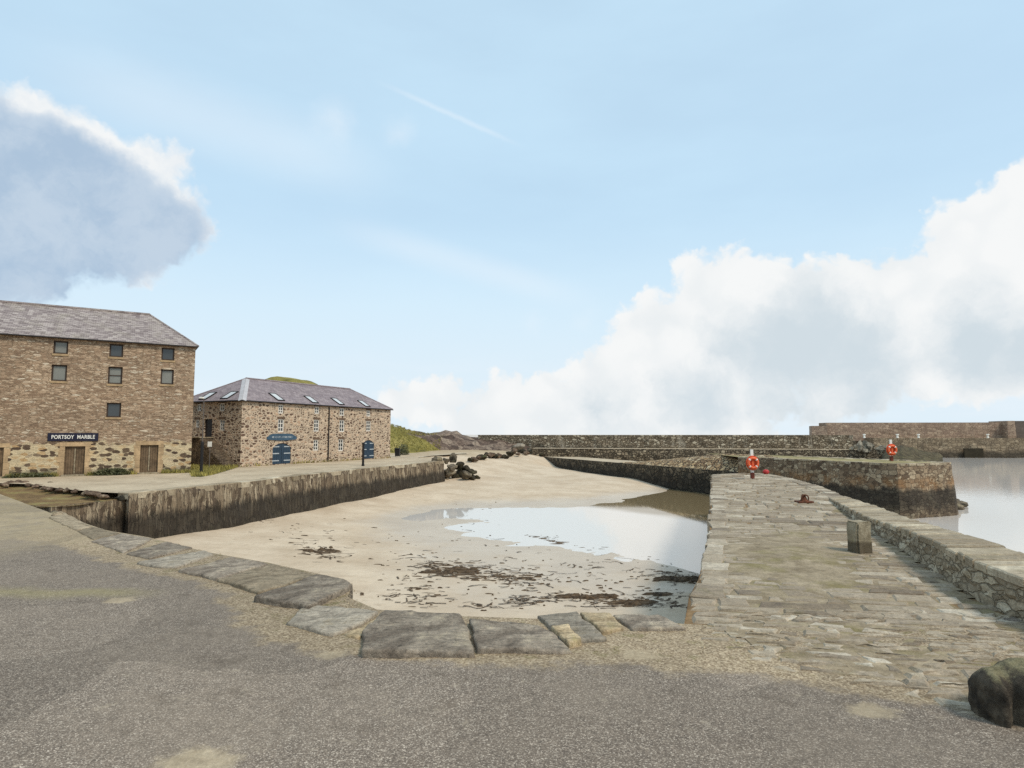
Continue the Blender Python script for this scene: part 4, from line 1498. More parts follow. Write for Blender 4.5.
X = np.arange(-110, 10, .9); Y = np.arange(84, 165, .9)
grid = []
for x in X:
    row = []
    for y in Y:
        h = hill(x, y)
        rk = 1.0 if (x > -13.5 and y > 95) else max(0, 1 - abs(x + 13.5) / 5) if y > 95 else 0
        am = .45 if rk > .5 else .3
        e = min(1, max(0, (h + .6) / 1.5))
        hh = h + e * (am * nz((x * .35, y * .35, 4), 1, 4) + rk * .75 * abs(nz((x * .8, y * .8, 9), 1, 4)))
        v = bm.verts.new((x, y, hh))
        v[ra] = rk
        row.append(v)
    grid.append(row)
for a, b in zip(grid, grid[1:]):
    for j in range(len(Y) - 1): bm.faces.new((a[j], b[j], b[j + 1], a[j + 1]))
tag(obj('hill', bm, M['turf'], smooth=True), 'rounded grassy hill with a rocky ridge running right to the sea wall', 'hill', kind='structure')
rock(201, M['slab_blue'], P(520, 97) + Vector((0, 0, .75)), (2.2, 1.6, 1.6), .3, 'pale lilac grey boulder lying before the far sea wall', None)
rock(202, M['rock'], P(514, 96) + Vector((0, 0, .35)), (1.6, 1.2, 1.0), 1.3, 'dark boulder left of the pale lilac grey boulder', None)
rock(203, M['rock'], P(531, 95.5) + Vector((0, 0, .2)), (2.0, 1.2, .9), 2.3, 'dark boulder at the start of the lower far sea wall', None)

# ------------------------------------------------------------------ buildings
def m_slate(name, cols, rw, rh, lich):
    m, g = material(name)
    uv = g.uv()
    b = g.new('ShaderNodeTexBrick', {'Vector': uv, 'Scale': 1.0, 'Mortar Size': .008, 'Brick Width': rw, 'Row Height': rh, 'Color1': (0, 0, 0, 1), 'Color2': (1, 1, 1, 1), 'Mortar': (.5, .5, .5, 1)})
    cell = g.vor(g.vm('MULTIPLY', uv, (1 / rw, 1 / rh, 1)), 1.0, 'F1', .3, '2D')
    r1 = g.new('ShaderNodeSeparateColor', {0: cell.outputs['Color']}).outputs[0]
    c = g.ramp(r1, cols)
    n = g.noise(uv, .8, 5, .65)
    c = g.mix(g.mr(n, .45, .7, 0, .6), c, lich)
    c = g.mix(g.mr(g.noise(uv, 12, 4, .7), .5, .75, 0, .4), c, (.05, .045, .045, 1))
    c = g.mix(g.math('MULTIPLY', b.outputs['Fac'], .7), c, (.03, .028, .028, 1))
    g.put(g.b, 'Base Color', c)
    g.put(g.b, 'Roughness', .7)
    h = g.math('SUBTRACT', g.math('MULTIPLY', r1, .4), b.outputs['Fac'])
    g.put(g.b, 'Normal', g.bump(h, .5, .02))
    return m


M['slate_old'] = m_slate('old_slate', [(0, rgb(118, 105, 102)), (.5, rgb(144, 131, 127)), (1, rgb(176, 164, 157))], .26, .17, rgb(156, 146, 132))
M['slate_new'] = m_slate('new_slate', [(0, rgb(124, 111, 112)), (.5, rgb(138, 125, 126)), (1, rgb(152, 139, 139))], .36, .24, rgb(120, 108, 112))


def lower_band(g, uv, col):
    z = g.sep(g.pos())[2]
    p = g.vm('MULTIPLY', g.vm('ADD', uv, g.vm('MULTIPLY', g.noise(uv, 2.0, 3, .5, col=True), (.3, .2, 0))), (2.3, 4.6, 1))
    v = g.vor(p, 1.0, 'F1', .95, '2D')
    r = g.new('ShaderNodeSeparateColor', {0: v.outputs['Color']}).outputs[0]
    c2 = g.ramp(r, [(0, rgb(84, 68, 56)), (.42, rgb(112, 94, 76)), (.46, rgb(196, 178, 148)), (.7, rgb(206, 186, 150)), (1, rgb(186, 154, 112))])
    c2 = g.mix(g.mr(v.outputs['Distance'], .42, .55), c2, rgb(202, 184, 150))
    c2 = g.mix(g.mr(g.noise(uv, 14, 4, .7), .45, .75, 0, .4), c2, rgb(120, 102, 78))
    zz = g.math('ADD', z, g.math('MULTIPLY', g.math('SUBTRACT', g.noise(uv, 1.1, 4, .6), .5), 1.1))
    c = g.mix(g.mr(zz, 2.25, 1.95, 0, 1), col, c2)
    # green damp at the foot
    return g.mix(g.mr(zz, .55, .1, 0, .8), c, rgb(84, 80, 58))


M['wall_ware'] = stone_wall('warehouse_sandstone', [(0, rgb(138, 113, 92)), (.3, rgb(166, 139, 114)), (.65, rgb(187, 161, 134)), (.88, rgb(200, 176, 149)), (1, rgb(214, 199, 176))],
                            rgb(164, 140, 114), 2.5, 9.0, .08, .9, .3, .8, .35, lower_band, bdist=.04)
M['wall_store'] = stone_wall('store_rubble', [(0, rgb(88, 66, 54)), (.46, rgb(116, 92, 77)), (.56, rgb(172, 140, 115)), (.7, rgb(204, 174, 146)), (1, rgb(216, 192, 166))],
                             rgb(206, 186, 161), 2.2, 4.3, .20, .9, .2, .8, .12, bdist=.04)
M['dress'] = simple('dressed_orange_stone', rgb(174, 148, 114), .9, .25, 1.2, bump=.4)
M['sill'] = simple('sandstone_sill', rgb(160, 136, 104), .9, .2, 2, bump=.4)
M['lintel'] = simple('lintel_stone', rgb(104, 84, 68), .9, .2, 2, bump=.4)
M['oldwood'] = simple('weathered_brown_boards', rgb(104, 86, 66), .85, .3, 2.5, bump=.5)
M['darkframe'] = simple('dark_window_frame', rgb(62, 50, 42), .7, .2, 3, bump=.2)
M['gutter'] = simple('black_gutter', rgb(44, 38, 36), .5, .15, 3, bump=0)
M['blue'] = simple('blue_door_paint', rgb(44, 62, 78), .55, .15, 2, bump=.15)
M['signblue'] = simple('blue_sign_paint', rgb(58, 82, 100), .5, .12, 2, bump=.05)
M['navy'] = simple('navy_sign_board', rgb(28, 28, 48), .45, .1, 2, bump=.05)
M['sash'] = simple('white_sash', rgb(214, 208, 198), .5, .05, 4, bump=0)
M['pale_iron'] = simple('pale_hinge_paint', rgb(170, 176, 178), .5, .08, 6, bump=0)


def m_glass(name, col, rough=.12):
    m, g = material(name)
    p = g.obj()
    g.put(g.b, 'Base Color', g.mix(g.noise(p, 1.4, 3), tuple(x * .7 for x in col[:3]) + (1,), col))
    g.put(g.b, 'Roughness', rough)
    g.put(g.b, 'Specular IOR Level', .7)
    return m


M['glass'] = m_glass('window_glass', (.05, .055, .055, 1))
M['glass_grey'] = m_glass('dusty_window_glass', rgb(128, 128, 120), .45)
M['skyglass'] = m_glass('skylight_glass', rgb(206, 206, 204), .25)


def wall_panel(bm, O, u, width, z0, z1, ops, reveal=.22, uoff=0.0):
    kl = bm.faces.layers.int.get('keepuv') or bm.faces.layers.int.new('keepuv')
    ul = bm.loops.layers.uv.verify()
    n = Vector((u.y, -u.x, 0))
    P_ = lambda a, v, d=0: Vector((O.x, O.y, 0)) + u * a - n * d + Vector((0, 0, v))

    def face(pts, uvs):
        f = bm.faces.new([bm.verts.new(p) for p in pts])
        for l, t in zip(f.loops, uvs): l[ul].uv = (t[0] + uoff, t[1])
    us = sorted({0, width} | {o[0] for o in ops} | {o[1] for o in ops})
    vs = sorted({z0, z1} | {o[2] for o in ops} | {o[3] for o in ops})
    for a, b in zip(us, us[1:]):
        for c, d in zip(vs, vs[1:]):
            ma, mc = (a + b) / 2, (c + d) / 2
            if any(o[0] < ma < o[1] and o[2] < mc < o[3] for o in ops): continue
            q = [(a, c), (b, c), (b, d), (a, d)]
            face([P_(*x) for x in q], q)
    for o in ops:
        a, b, c, d = o[:4]
        arch = o[4] if len(o) > 4 else 0
        if arch:
            N_ = 10
            arc = [(a + (b - a) * i / N_, d - arch + arch * math.sin(math.pi * i / N_) ** .75) for i in range(N_ + 1)]
            for p, q in zip(arc, arc[1:]):
                f_ = [p, q, (q[0], d), (p[0], d)]
                if abs(p[1] - d) < 1e-4: f_ = [p, q, (q[0], d)]
                elif abs(q[1] - d) < 1e-4: f_ = [p, q, (p[0], d)]
                face([P_(*x) for x in f_], f_)
                face([P_(*p), P_(*p, reveal), P_(*q, reveal), P_(*q)], [(p[0], p[1]), (p[0], p[1] + .2), (q[0], q[1] + .2), q])
            segs = [((a, d - arch), (a, c)), ((a, c), (b, c)), ((b, c), (b, d - arch))]
        else:
            segs = [((a, d), (a, c)), ((a, c), (b, c)), ((b, c), (b, d)), ((b, d), (a, d))]
        for p, q in segs:
            face([P_(*p), P_(*q), P_(*q, reveal), P_(*p, reveal)], [p, q, (q[0] + .2, q[1]), (p[0] + .2, p[1])])


def hip_roof(bm, A, u, W, D, ze, r0, r1, zr, ov=.18, th=.12):
    """A front-left corner, u along the front, inward depth D; ridge from r0 to r1 (distance along u) at D/2"""
    kl = bm.faces.layers.int.get('keepuv') or bm.faces.layers.int.new('keepuv')
    ul = bm.loops.layers.uv.verify()
    i_ = Vector((-u.y, u.x, 0))
    P_ = lambda a, d, z: Vector((A.x, A.y, 0)) + u * a + i_ * d + Vector((0, 0, z))
    e = [P_(-ov, -ov, ze), P_(W + ov, -ov, ze), P_(W + ov, D + ov, ze), P_(-ov, D + ov, ze)]
    R0, R1 = P_(r0, D / 2, zr), P_(r1, D / 2, zr)

    def face(pts):
        f = bm.faces.new([bm.verts.new(p) for p in pts])
        t = (pts[1] - pts[0]).normalized()
        nn = (pts[1] - pts[0]).cross(pts[2] - pts[0]).normalized()
        s = nn.cross(t)
        for l, p in zip(f.loops, pts): l[ul].uv = ((p - pts[0]).dot(t), (p - pts[0]).dot(s))
    face([e[0], e[1], R1, R0])
    face([e[1], e[2], R1])
    face([e[2], e[3], R0, R1])
    face([e[3], e[0], R0])
    dn = Vector((0, 0, -th))
    for a, b in zip(e, e[1:] + e[:1]): face([a + dn, b + dn, b, a])
    face([x + dn for x in e[::-1]])
    return e, R0, R1


class Facade:
    def __init__(s, O, u):
        s.O, s.u = Vector((O.x, O.y, 0)), u
        s.n = Vector((u.y, -u.x, 0))

    def uv(s, px, py):
        p = atplane(px, py, s.O, s.n)
        return (p - s.O).dot(s.u), p.z

    def rect(s, x0, y0, x1, y1):
        xm, ym = (x0 + x1) / 2, (y0 + y1) / 2
        return s.uv(x0, ym)[0], s.uv(x1, ym)[0], s.uv(xm, y1)[1], s.uv(xm, y0)[1]

    def P(s, a, v, d=0.0):
        return s.O + s.u * a + s.n * d + Vector((0, 0, v))

    def box(s, bm, a0, a1, v0, v1, d0, d1, bev=0):
        return box(bm, s.P((a0 + a1) / 2, (v0 + v1) / 2, (d0 + d1) / 2), a1 - a0, abs(d1 - d0), v1 - v0, s.u, bev=bev)


def window(F_, par, r, frame_m, glass_m, bars=(1, 2), fw_=.07, depth=.16, label=None, name='window'):
    a0, a1, v0, v1 = r
    bm = bmesh.new()
    d0, d1 = -depth - .05, -depth + .03
    e = .002
    F_.box(bm, a0 + e, a0 + fw_, v0 + e, v1 - e, d0, d1)
    F_.box(bm, a1 - fw_, a1 - e, v0 + e, v1 - e, d0, d1)
    F_.box(bm, a0 + fw_, a1 - fw_, v0 + e, v0 + fw_, d0, d1)
    F_.box(bm, a0 + fw_, a1 - fw_, v1 - fw_, v1 - e, d0, d1)
    for i in range(1, bars[0] + 1):
        a = a0 + (a1 - a0) * i / (bars[0] + 1)
        F_.box(bm, a - fw_ * .35, a + fw_ * .35, v0 + fw_, v1 - fw_, d0 + .01, d1 - .012)
    for i in range(1, bars[1] + 1):
        v = v0 + (v1 - v0) * i / (bars[1] + 1)
        F_.box(bm, a0 + fw_, a1 - fw_, v - fw_ * .35, v + fw_ * .35, d0 + .012, d1 - .015)
    o = obj(name, bm, frame_m, par)
    bm = bmesh.new()
    F_.box(bm, a0 + fw_ * .5, a1 - fw_ * .5, v0 + fw_ * .5, v1 - fw_ * .5, d0 + .02, d0 + .03)
    obj('pane', bm, glass_m, o)
    if label: o['label'] = label
    return o


# ---- the tall warehouse
u1 = Vector((.849, .529, 0)).normalized()
c1 = at(190.5, 472.5, 0)
W1, D1 = 30.0, 9.5
A1 = c1 - u1 * W1
f1 = Facade(A1, u1)
ze1 = f1.uv(193.5, 347.3)[1]
bt1 = thing('stone_warehouse', 'tall sandstone warehouse with slate hip roof and small square windows', 'warehouse', (c1 - u1 * 10))
wins = [f1.rect(*q) for q in [(53.4, 340.8, 68.2, 353.8), (51.3, 364.7, 66.9, 381), (109.4, 344, 123.2, 357), (108, 366.8, 122.4, 384), (161.5, 347.8, 174.5, 360.3), (160.7, 369.4, 173.7, 384.3), (106.5, 402.8, 121, 417.3)]]
doors = [f1.rect(*q) for q in [(64.3, 446.3, 84.6, 475), (140, 445, 158, 471.5)]]
d0 = f1.rect(-12, 447.5, 3, 477)
doors = [(a, b, .06, d) for a, b, c_, d in doors] + [(d0[0], d0[1], .06, d0[3])]
ops = [tuple(r) for r in wins + doors]
bm = bmesh.new()
wall_panel(bm, A1, u1, W1, -.3, ze1, ops)
i1 = -f1.n
wall_panel(bm, A1 + u1 * W1, i1, D1, -.3, ze1, [], uoff=3)
wall_panel(bm, A1 + u1 * W1 + i1 * D1, -u1, W1, -.3, ze1, [], uoff=7)
wall_panel(bm, A1 + i1 * D1, -i1, D1, -.3, ze1, [], uoff=11)
obj('wall', bm, M['wall_ware'], bt1)
pr = atplane(150, 315, f1.O + i1 * (D1 / 2), f1.n)
r1_ = (pr - f1.O).dot(u1)
bm = bmesh.new()
e1, Ra, Rb = hip_roof(bm, A1, u1, W1, D1, ze1 + .08, W1 - r1_, r1_, pr.z, .15, .10)
rf = obj('roof', bm, M['slate_old'], bt1)
bm = bmesh.new()
tube(bm, Ra + Vector((0, 0, .02)), Rb + Vector((0, 0, .02)), .11, n=8)
tube(bm, Rb, e1[1], .08, n=8)
obj('ridge_tile', bm, M['slate_old'], rf)
bm = bmesh.new()
tube(bm, e1[0] + Vector((0, 0, -.06)) + f1.n * .06, e1[1] + Vector((0, 0, -.06)) + f1.n * .06, .055, n=8)
obj('gutter', bm, M['gutter'], bt1)
for k, r in enumerate(wins):
    window(f1, bt1, r, M['darkframe'], M['glass'] if k in (6, 4, 2) else M['glass_grey'], bars=(0, 1) if k in (3,) else (0, 0), fw_=.09, depth=.15,
           label='window with nearly black glass, the lowest on the front' if k == 6 else None)
    bm = bmesh.new()
    f1.box(bm, r[0] - .06, r[1] + .06, r[2] - .14, r[2] - .003, -.1, .045, .01)
    obj('window_sill', bm, M['sill'], bt1)
for r in doors:
    a0, a1, v0, v1 = r
    bm = bmesh.new()
    nb = 7
    for i in range(nb):
        x0 = a0 + .05 + (a1 - a0 - .1) * i / nb; x1 = a0 + .05 + (a1 - a0 - .1) * (i + 1) / nb
        f1.box(bm, x0 + .006, x1 - .006, v0 + .003, v1 - .06, -.2, -.14 + .008 * (i % 2))
    f1.box(bm, a0 + .002, a0 + .048, v0 + .002, v1 - .002, -.21, -.10)
    f1.box(bm, a1 - .048, a1 - .002, v0 + .002, v1 - .002, -.21, -.10)
    f1.box(bm, a0 + .05, a1 - .05, v1 - .055, v1 - .002, -.21, -.10)
    dr = obj('door', bm, M['oldwood'], bt1)
    bm = bmesh.new()
    f1.box(bm, (a0 + a1) / 2 - .035, (a0 + a1) / 2 + .035, v0 + .1, v1 - .1, -.13, -.115)
    obj('cover_strip', bm, M['granite'], dr)
    bm = bmesh.new()
    wq = .34
    v = v0 - .02
    while v < v1 - .05:
        h_ = min(R.uniform(.3, .5), v1 - v)
        for s_, x_ in ((-1, a0), (1, a1)):
            ww = wq * R.uniform(.65, 1.15)
            if s_ < 0: f1.box(bm, x_ - ww, x_ - .004, v, v + h_ - .012, -.06, .018 + R.uniform(0, .012))
            else: f1.box(bm, x_ + .004, x_ + ww, v, v + h_ - .012, -.06, .018 + R.uniform(0, .012))
        v += h_
    f1.box(bm, a0 - .3, a1 + .3, v1 + .003, v1 + .26, -.06, .02)
    obj('door_surround', bm, M['dress'], bt1)
    bm = bmesh.new()
    f1.box(bm, a0 - .12, a1 + .12, -.05, .09, -.1, .25, .02)
    obj('doorstep', bm, M['granite'], bt1)

# shop sign on the warehouse
a0, a1, v0, v1 = f1.rect(47.7, 433, 98.4, 441)
bm = bmesh.new()
f1.box(bm, a0, a1, v0, v1, .02, .07, .008)
sg = obj('shop_sign', bm, M['navy'], origin=f1.P((a0 + a1) / 2, v0, .04))
tag(sg, 'long navy sign board with white capitals over the warehouse door', 'sign')


def lettering(txt, F_, a0, a1, v0, v1, d, m, parent, bold=.012):
    cu = bpy.data.curves.new('lettering', 'FONT')
    cu.body = txt
    cu.size = 1
    cu.extrude = .012
    cu.offset = bold
    cu.space_character = 1.08
    tmp = bpy.data.objects.new('tmp', cu)
    COL.objects.link(tmp)
    bpy.context.view_layer.update()
    me = bpy.data.meshes.new_from_object(tmp.evaluated_get(bpy.context.evaluated_depsgraph_get()))
    bpy.data.objects.remove(tmp)
    xs_ = [v.co.x for v in me.vertices]; ys_ = [v.co.y for v in me.vertices]
    x0, x1, y0, y1 = min(xs_), max(xs_), min(ys_), max(ys_)
    org = Vector(parent['_o'])
    for v in me.vertices:
        q = F_.P(a0 + (a1 - a0) * (v.co.x - x0) / (x1 - x0), v0 + (v1 - v0) * (v.co.y - y0) / (y1 - y0), d + v.co.z)
        v.co = q - org
    me.materials.append(m)
    o = bpy.data.objects.new('lettering', me)
    COL.objects.link(o)
    o.parent = parent
    return o


lettering('PORTSOY  MARBLE', f1, a0 + (a1 - a0) * .075, a1 - (a1 - a0) * .07, v0 + (v1 - v0) * .27, v1 - (v1 - v0) * .25, .085, M['white'], sg, .02)

# ---- the long low store
u2 = Vector((.44, 1, 0)).normalized()
c2 = at(240, 467, 0)
f2 = Facade(c2, u2)
W2 = f2.uv(390, 457)[0]
D2 = 7.2
i2 = -f2.n
ze2 = f2.uv(240, 400.6)[1]
bt2 = thing('stone_store', 'long low rubble stone store with hipped slate roof and arched blue doors', 'store', c2)
ctr = lambda cx, cy, ww, hh: (cx - ww / 2, cy - hh / 2, cx + ww / 2, cy + hh / 2)
w2 = [f2.rect(*ctr(*q)) for q in [(281, 409, 5, 9), (281, 425.5, 6, 13), (317, 410, 4.6, 7.5), (316.5, 425.5, 5.4, 12), (316, 445, 5, 11), (342, 412, 4.6, 7.5), (342, 426, 5, 12), (341, 445, 5, 12), (368.5, 413.5, 4, 6), (368.5, 426, 4.6, 10.5)]]
w2 = [(a, b, c_, min(d_, ze2 - .12)) for a, b, c_, d_ in w2]
db = [f2.rect(272.5, 443, 291, 465), f2.rect(362.5, 440, 374.3, 457.8)]
db = [(a, b, .05, d_, .42) for a, b, c_, d_ in db]
g2 = Facade(c2 + i2 * D2, -i2)        # gable: left to right towards the corner
w3 = [g2.rect(*ctr(*q)) for q in [(222, 407, 5, 8), (222, 425, 5, 11.5), (199, 407.5, 4.6, 7), (197.3, 423.5, 4, 8)]]
w3 = [(a, b, c_, min(d_, ze2 - .12)) for a, b, c_, d_ in w3]
dk = g2.rect(204, 419, 212, 437.8)
bm = bmesh.new()
wall_panel(bm, c2, u2, W2, -.3, ze2, w2 + db)
wall_panel(bm, c2 + u2 * W2, i2, D2, -.3, ze2, [], uoff=2)
wall_panel(bm, c2 + u2 * W2 + i2 * D2, -u2, W2, -.3, ze2, [], uoff=5)
wall_panel(bm, c2 + i2 * D2, -i2, D2, -.3, ze2, w3 + [dk], uoff=8)
obj('wall', bm, M['wall_store'], bt2)
p0 = atplane(246, 378, f2.O + i2 * (D2 / 2), f2.n)
p1 = atplane(350, 389.6, f2.O + i2 * (D2 / 2), f2.n)
ra_, rb_ = (p0 - f2.O).dot(u2), (p1 - f2.O).dot(u2)
zr2 = (p0.z + p1.z) / 2
print('store', W2, ze2, ra_, rb_, p0.z, p1.z, 'ware', ze1, pr.z, r1_)
bm = bmesh.new()
e2, Rc, Rd = hip_roof(bm, c2, u2, W2, D2, ze2 + .07, ra_, rb_, zr2, .16, .10)
rf2 = obj('roof', bm, M['slate_new'], bt2)
M['lead'] = simple('pale_lead', rgb(176, 172, 172), .5, .08, 1.5, bump=.1)
bm = bmesh.new()
tube(bm, Rc + Vector((0, 0, .02)), Rd + Vector((0, 0, .02)), .09, n=8)
tube(bm, Rd, e2[1], .07, n=8)
tube(bm, Rc, e2[3], .07, n=8)
obj('ridge_tile', bm, M['slate_new'], rf2)
bm = bmesh.new()   # broad pale flashing down the near hip
nf = Vector((0, 0, 1))
dh = (e2[0] - Rc).normalized()
for s_, ax in ((1, u2), (-1, i2)):
    side = (ax - dh * ax.dot(dh)).normalized()
    k = (ax if s_ > 0 else i2)
    # lie on the slope next to the hip
    fn = (e2[1] - e2[0]).cross(Rc - e2[0]).normalized() if s_ > 0 else (Rc - e2[0]).cross(e2[3] - e2[0]).normalized()
    inpl = fn.cross(dh).normalized()
    if inpl.dot(ax) < 0: inpl = -inpl
    a, b = Rc + fn * .03, e2[0] + fn * .03
    q = [a, b, b + inpl * .32, a + inpl * .32]
    vsq = [bm.verts.new(x) for x in q] + [bm.verts.new(x - fn * .025) for x in q]
    for fidx in [(0, 1, 2, 3), (7, 6, 5, 4), (0, 4, 5, 1), (1, 5, 6, 2), (2, 6, 7, 3), (3, 7, 4, 0)]:
        bm.faces.new([vsq[i] for i in fidx])
bmesh.ops.recalc_face_normals(bm, faces=bm.faces)
obj('hip_flashing', bm, M['lead'], rf2)
bm = bmesh.new()
tube(bm, e2[0] + Vector((0, 0, -.07)) + f2.n * .05, e2[1] + Vector((0, 0, -.07)) + f2.n * .05, .06, n=8)
tube(bm, e2[3] + Vector((0, 0, -.07)) + g2.n * .05, e2[0] + Vector((0, 0, -.07)) + g2.n * .05, .06, n=8)
obj('gutter', bm, M['gutter'], bt2)
bm = bmesh.new()
xd = f2.uv(328, 440)[0]
tube(bm, f2.P(xd, .05, .08), f2.P(xd, ze2 - .1, .08), .055, n=8)
for vz in (.8, 2.4, 4.2): f2.box(bm, xd - .08, xd + .08, vz, vz + .06, .0, .14)
obj('downpipe', bm, M['gutter'], bt2)
for r in w2: window(f2, bt2, r, M['sash'], M['glass'], bars=(1, 2 if r[3] - r[2] > .8 else 1), fw_=.1, depth=.08)
for r in w3: window(g2, bt2, r, M['sash'], M['glass'], bars=(1, 2 if r[3] - r[2] > .8 else 1), fw_=.1, depth=.08)
for F_, rr in ((f2, w2), (g2, w3)):
    for r in rr:
        bm = bmesh.new()
        F_.box(bm, r[0] - .12, r[1] + .12, r[3] + .003, min(ze2 - .03, r[3] + .2), -.05, .02)
        if r[3] + .06 < ze2 - .03: obj('lintel', bm, M['lintel'], bt2)
        else: bm.free()
bm = bmesh.new()
g2.box(bm, dk[0] + .003, dk[1] - .003, dk[2] + .003, dk[3] - .003, -.2, -.14)
obj('loft_door', bm, M['gutter'], bt2)
for r in db:
    a0, a1, v0, v1, ar = r
    bm = bmesh.new()
    mid = (a0 + a1) / 2
    N_ = 12
    for s_ in (0, 1):
        x0, x1 = (a0 + .01, mid - .012) if s_ == 0 else (mid + .012, a1 - .01)
        pts = [(x0, v0 + .01), (x1, v0 + .01)]
        for i in range(N_ + 1):
            x = x1 + (x0 - x1) * i / N_
            t = (x - a0) / (a1 - a0)
            pts.append((x, v1 - ar + ar * math.sin(math.pi * t) ** .75 - .012))
        fr_ = [bm.verts.new(f2.P(x, y, -.08)) for x, y in pts]
        bk_ = [bm.verts.new(f2.P(x, y, -.15)) for x, y in pts]
        bm.faces.new(fr_); bm.faces.new(bk_[::-1])
        for i in range(len(pts)):
            j = (i + 1) % len(pts)
            bm.faces.new((fr_[i], bk_[i], bk_[j], fr_[j]))
        nb = 4
        for i in range(nb):
            xx0 = x0 + (x1 - x0) * i / nb; xx1 = x0 + (x1 - x0) * (i + 1) / nb
            f2.box(bm, xx0 + .012, xx1 - .012, v0 + .03, v1 - ar * .95, -.079, -.062)
    bmesh.ops.recalc_face_normals(bm, faces=bm.faces)
    dr = obj('door', bm, M['blue'], bt2)
    for s_ in (0, 1):
        for vz in (.14, .48, .80):
            bm = bmesh.new()
            zz_ = v0 + (v1 - v0) * vz
            if s_ == 0: f2.box(bm, a0 + .02, a0 + .02 + (mid - a0) * .72, zz_, zz_ + .09, -.061, -.045)
            else: f2.box(bm, a1 - .02 - (a1 - mid) * .72, a1 - .02, zz_, zz_ + .09, -.061, -.045)
            obj('hinge', bm, M['pale_iron'], dr)


def skylight(e_a, e_b, Rx, px, py, w_, l_, inward):
    """roof window lying on the slope through e_a, e_b, Rx"""
    fn = (e_b - e_a).cross(Rx - e_a).normalized()
    if fn.z < 0: fn = -fn
    c_ = atplane(px, py, e_a, fn)
    t = (e_b - e_a).normalized()
    s = fn.cross(t).normalized()
    if s.z < 0: s = -s
    bm = bmesh.new()

    def bx(bm, a0, a1, b0, b1, h0, h1):
        vsq = [bm.verts.new(c_ + t * a + s * b + fn * h) for h in (h0, h1) for a, b in ((a0, b0), (a1, b0), (a1, b1), (a0, b1))]
        for q in [(3, 2, 1, 0), (4, 5, 6, 7), (0, 1, 5, 4), (1, 2, 6, 5), (2, 3, 7, 6), (3, 0, 4, 7)]:
            bm.faces.new([vsq[i] for i in q])
    W_, L_ = w_ / 2, l_ / 2
    b_ = .07
    bx(bm, -W_, -W_ + b_, -L_, L_, -.02, .09)
    bx(bm, W_ - b_, W_, -L_, L_, -.02, .09)
    bx(bm, -W_ + b_, W_ - b_, -L_, -L_ + b_, -.02, .09)
    bx(bm, -W_ + b_, W_ - b_, L_ - b_, L_, -.02, .09)
    bmesh.ops.recalc_face_normals(bm, faces=bm.faces)
    o = obj('skylight', bm, M['gutter'], bt2)
    bm = bmesh.new()
    bx(bm, -W_ + b_ * .6, W_ - b_ * .6, -L_ + b_ * .6, L_ - b_ * .6, .03, .06)
    bmesh.ops.recalc_face_normals(bm, faces=bm.faces)
    obj('pane', bm, M['skyglass'], o)


for px, py in [(276.5, 397.3), (311, 399.8), (337.5, 401.7), (363.6, 403.8)]: skylight(e2[0], e2[1], Rc, px, py, .85, 1.35, i2)
for px, py in [(229.5, 395.5), (208, 396.3)]: skylight(e2[3], e2[0], Rc, px, py, .85, 1.35, u2)

# blue sign over the first arched door: board with shaped ends
a0, a1, v0, v1 = f2.rect(266.5, 433.6, 296, 440.5)
bm = bmesh.new()
N_ = 24
pts = []
for i in range(N_ + 1):
    t = i / N_
    pts.append((a0 + (a1 - a0) * t, v0 + (v1 - v0) * .16 * (1 - math.sin(math.pi * t))))
for i in range(N_ + 1):
    t = 1 - i / N_
    pts.append((a0 + (a1 - a0) * t, v1 - (v1 - v0) * (.42 * (1 - min(1, math.sin(math.pi * t) * 2.2)) + .1 * (1 - math.sin(math.pi * t)))))
fr_ = [bm.verts.new(f2.P(x, y, .09)) for x, y in pts]
bk_ = [bm.verts.new(f2.P(x, y, .02)) for x, y in pts]
bm.faces.new(fr_); bm.faces.new(bk_[::-1])
for i in range(len(pts)):
    bm.faces.new((fr_[i], bk_[i], bk_[(i + 1) % len(pts)], fr_[(i + 1) % len(pts)]))
bmesh.ops.recalc_face_normals(bm, faces=bm.faces)
s2 = obj('shop_sign', bm, M['signblue'], origin=f2.P((a0 + a1) / 2, v0, .05))
tag(s2, 'shaped blue sign board with faint pale writing over an arched blue door', 'sign')
bm = bmesh.new()
x = a0 + (a1 - a0) * .16
while x < a1 - (a1 - a0) * .16:
    ww = R.uniform(.05, .11)
    if R.random() < .86:
        hh = (v1 - v0) * .26
        f2.box(bm, x, x + ww * .4, (v0 + v1) / 2 - hh * .5, (v0 + v1) / 2 + hh * R.uniform(.2, .5), .091, .099)
        f2.box(bm, x + ww * .45, x + ww, (v0 + v1) / 2 + hh * R.choice((-.4, .1, .35)), (v0 + v1) / 2 + hh * .5, .091, .099)
    x += ww + .045
obj('lettering', bm, M['pale_iron'], s2)

# forestair up to the loft door
ga, gb = g2.uv(192, 440)[0], dk[1] + .25
st_top = dk[2] - .02
bm = bmesh.new()
gw = 1.35
g2.box(bm, -.6, gb, -.3, st_top, .004, gw)
nst = 11
run = (g2.uv(238, 455)[0] - gb)
for i in range(nst):
    x0 = gb + run * i / nst + .002
    g2.box(bm, x0, gb + run * (i + 1) / nst, -.3, st_top * (1 - (i + 1) / (nst + 1)), .004, gw)
M['wall_stair'] = stone_wall('stair_rubble', [(0, rgb(70, 58, 48)), (.5, rgb(104, 88, 72)), (1, rgb(136, 118, 96))], rgb(112, 98, 80), 2.4, 4.0, .14, .9, .2, .7, .3)  # rubble darkened to hold the shade the stair stands in
stair = obj('stone_stair', bm, M['wall_stair'], origin=g2.P((gb) / 2, 0, gw / 2))
tag(stair, 'stone stair against the store gable leading to a dark loft door', 'stair')
bm = bmesh.new()
g2.box(bm, -.65, gb + .05, st_top + .002, st_top + .09, .003, gw + .08, .02)
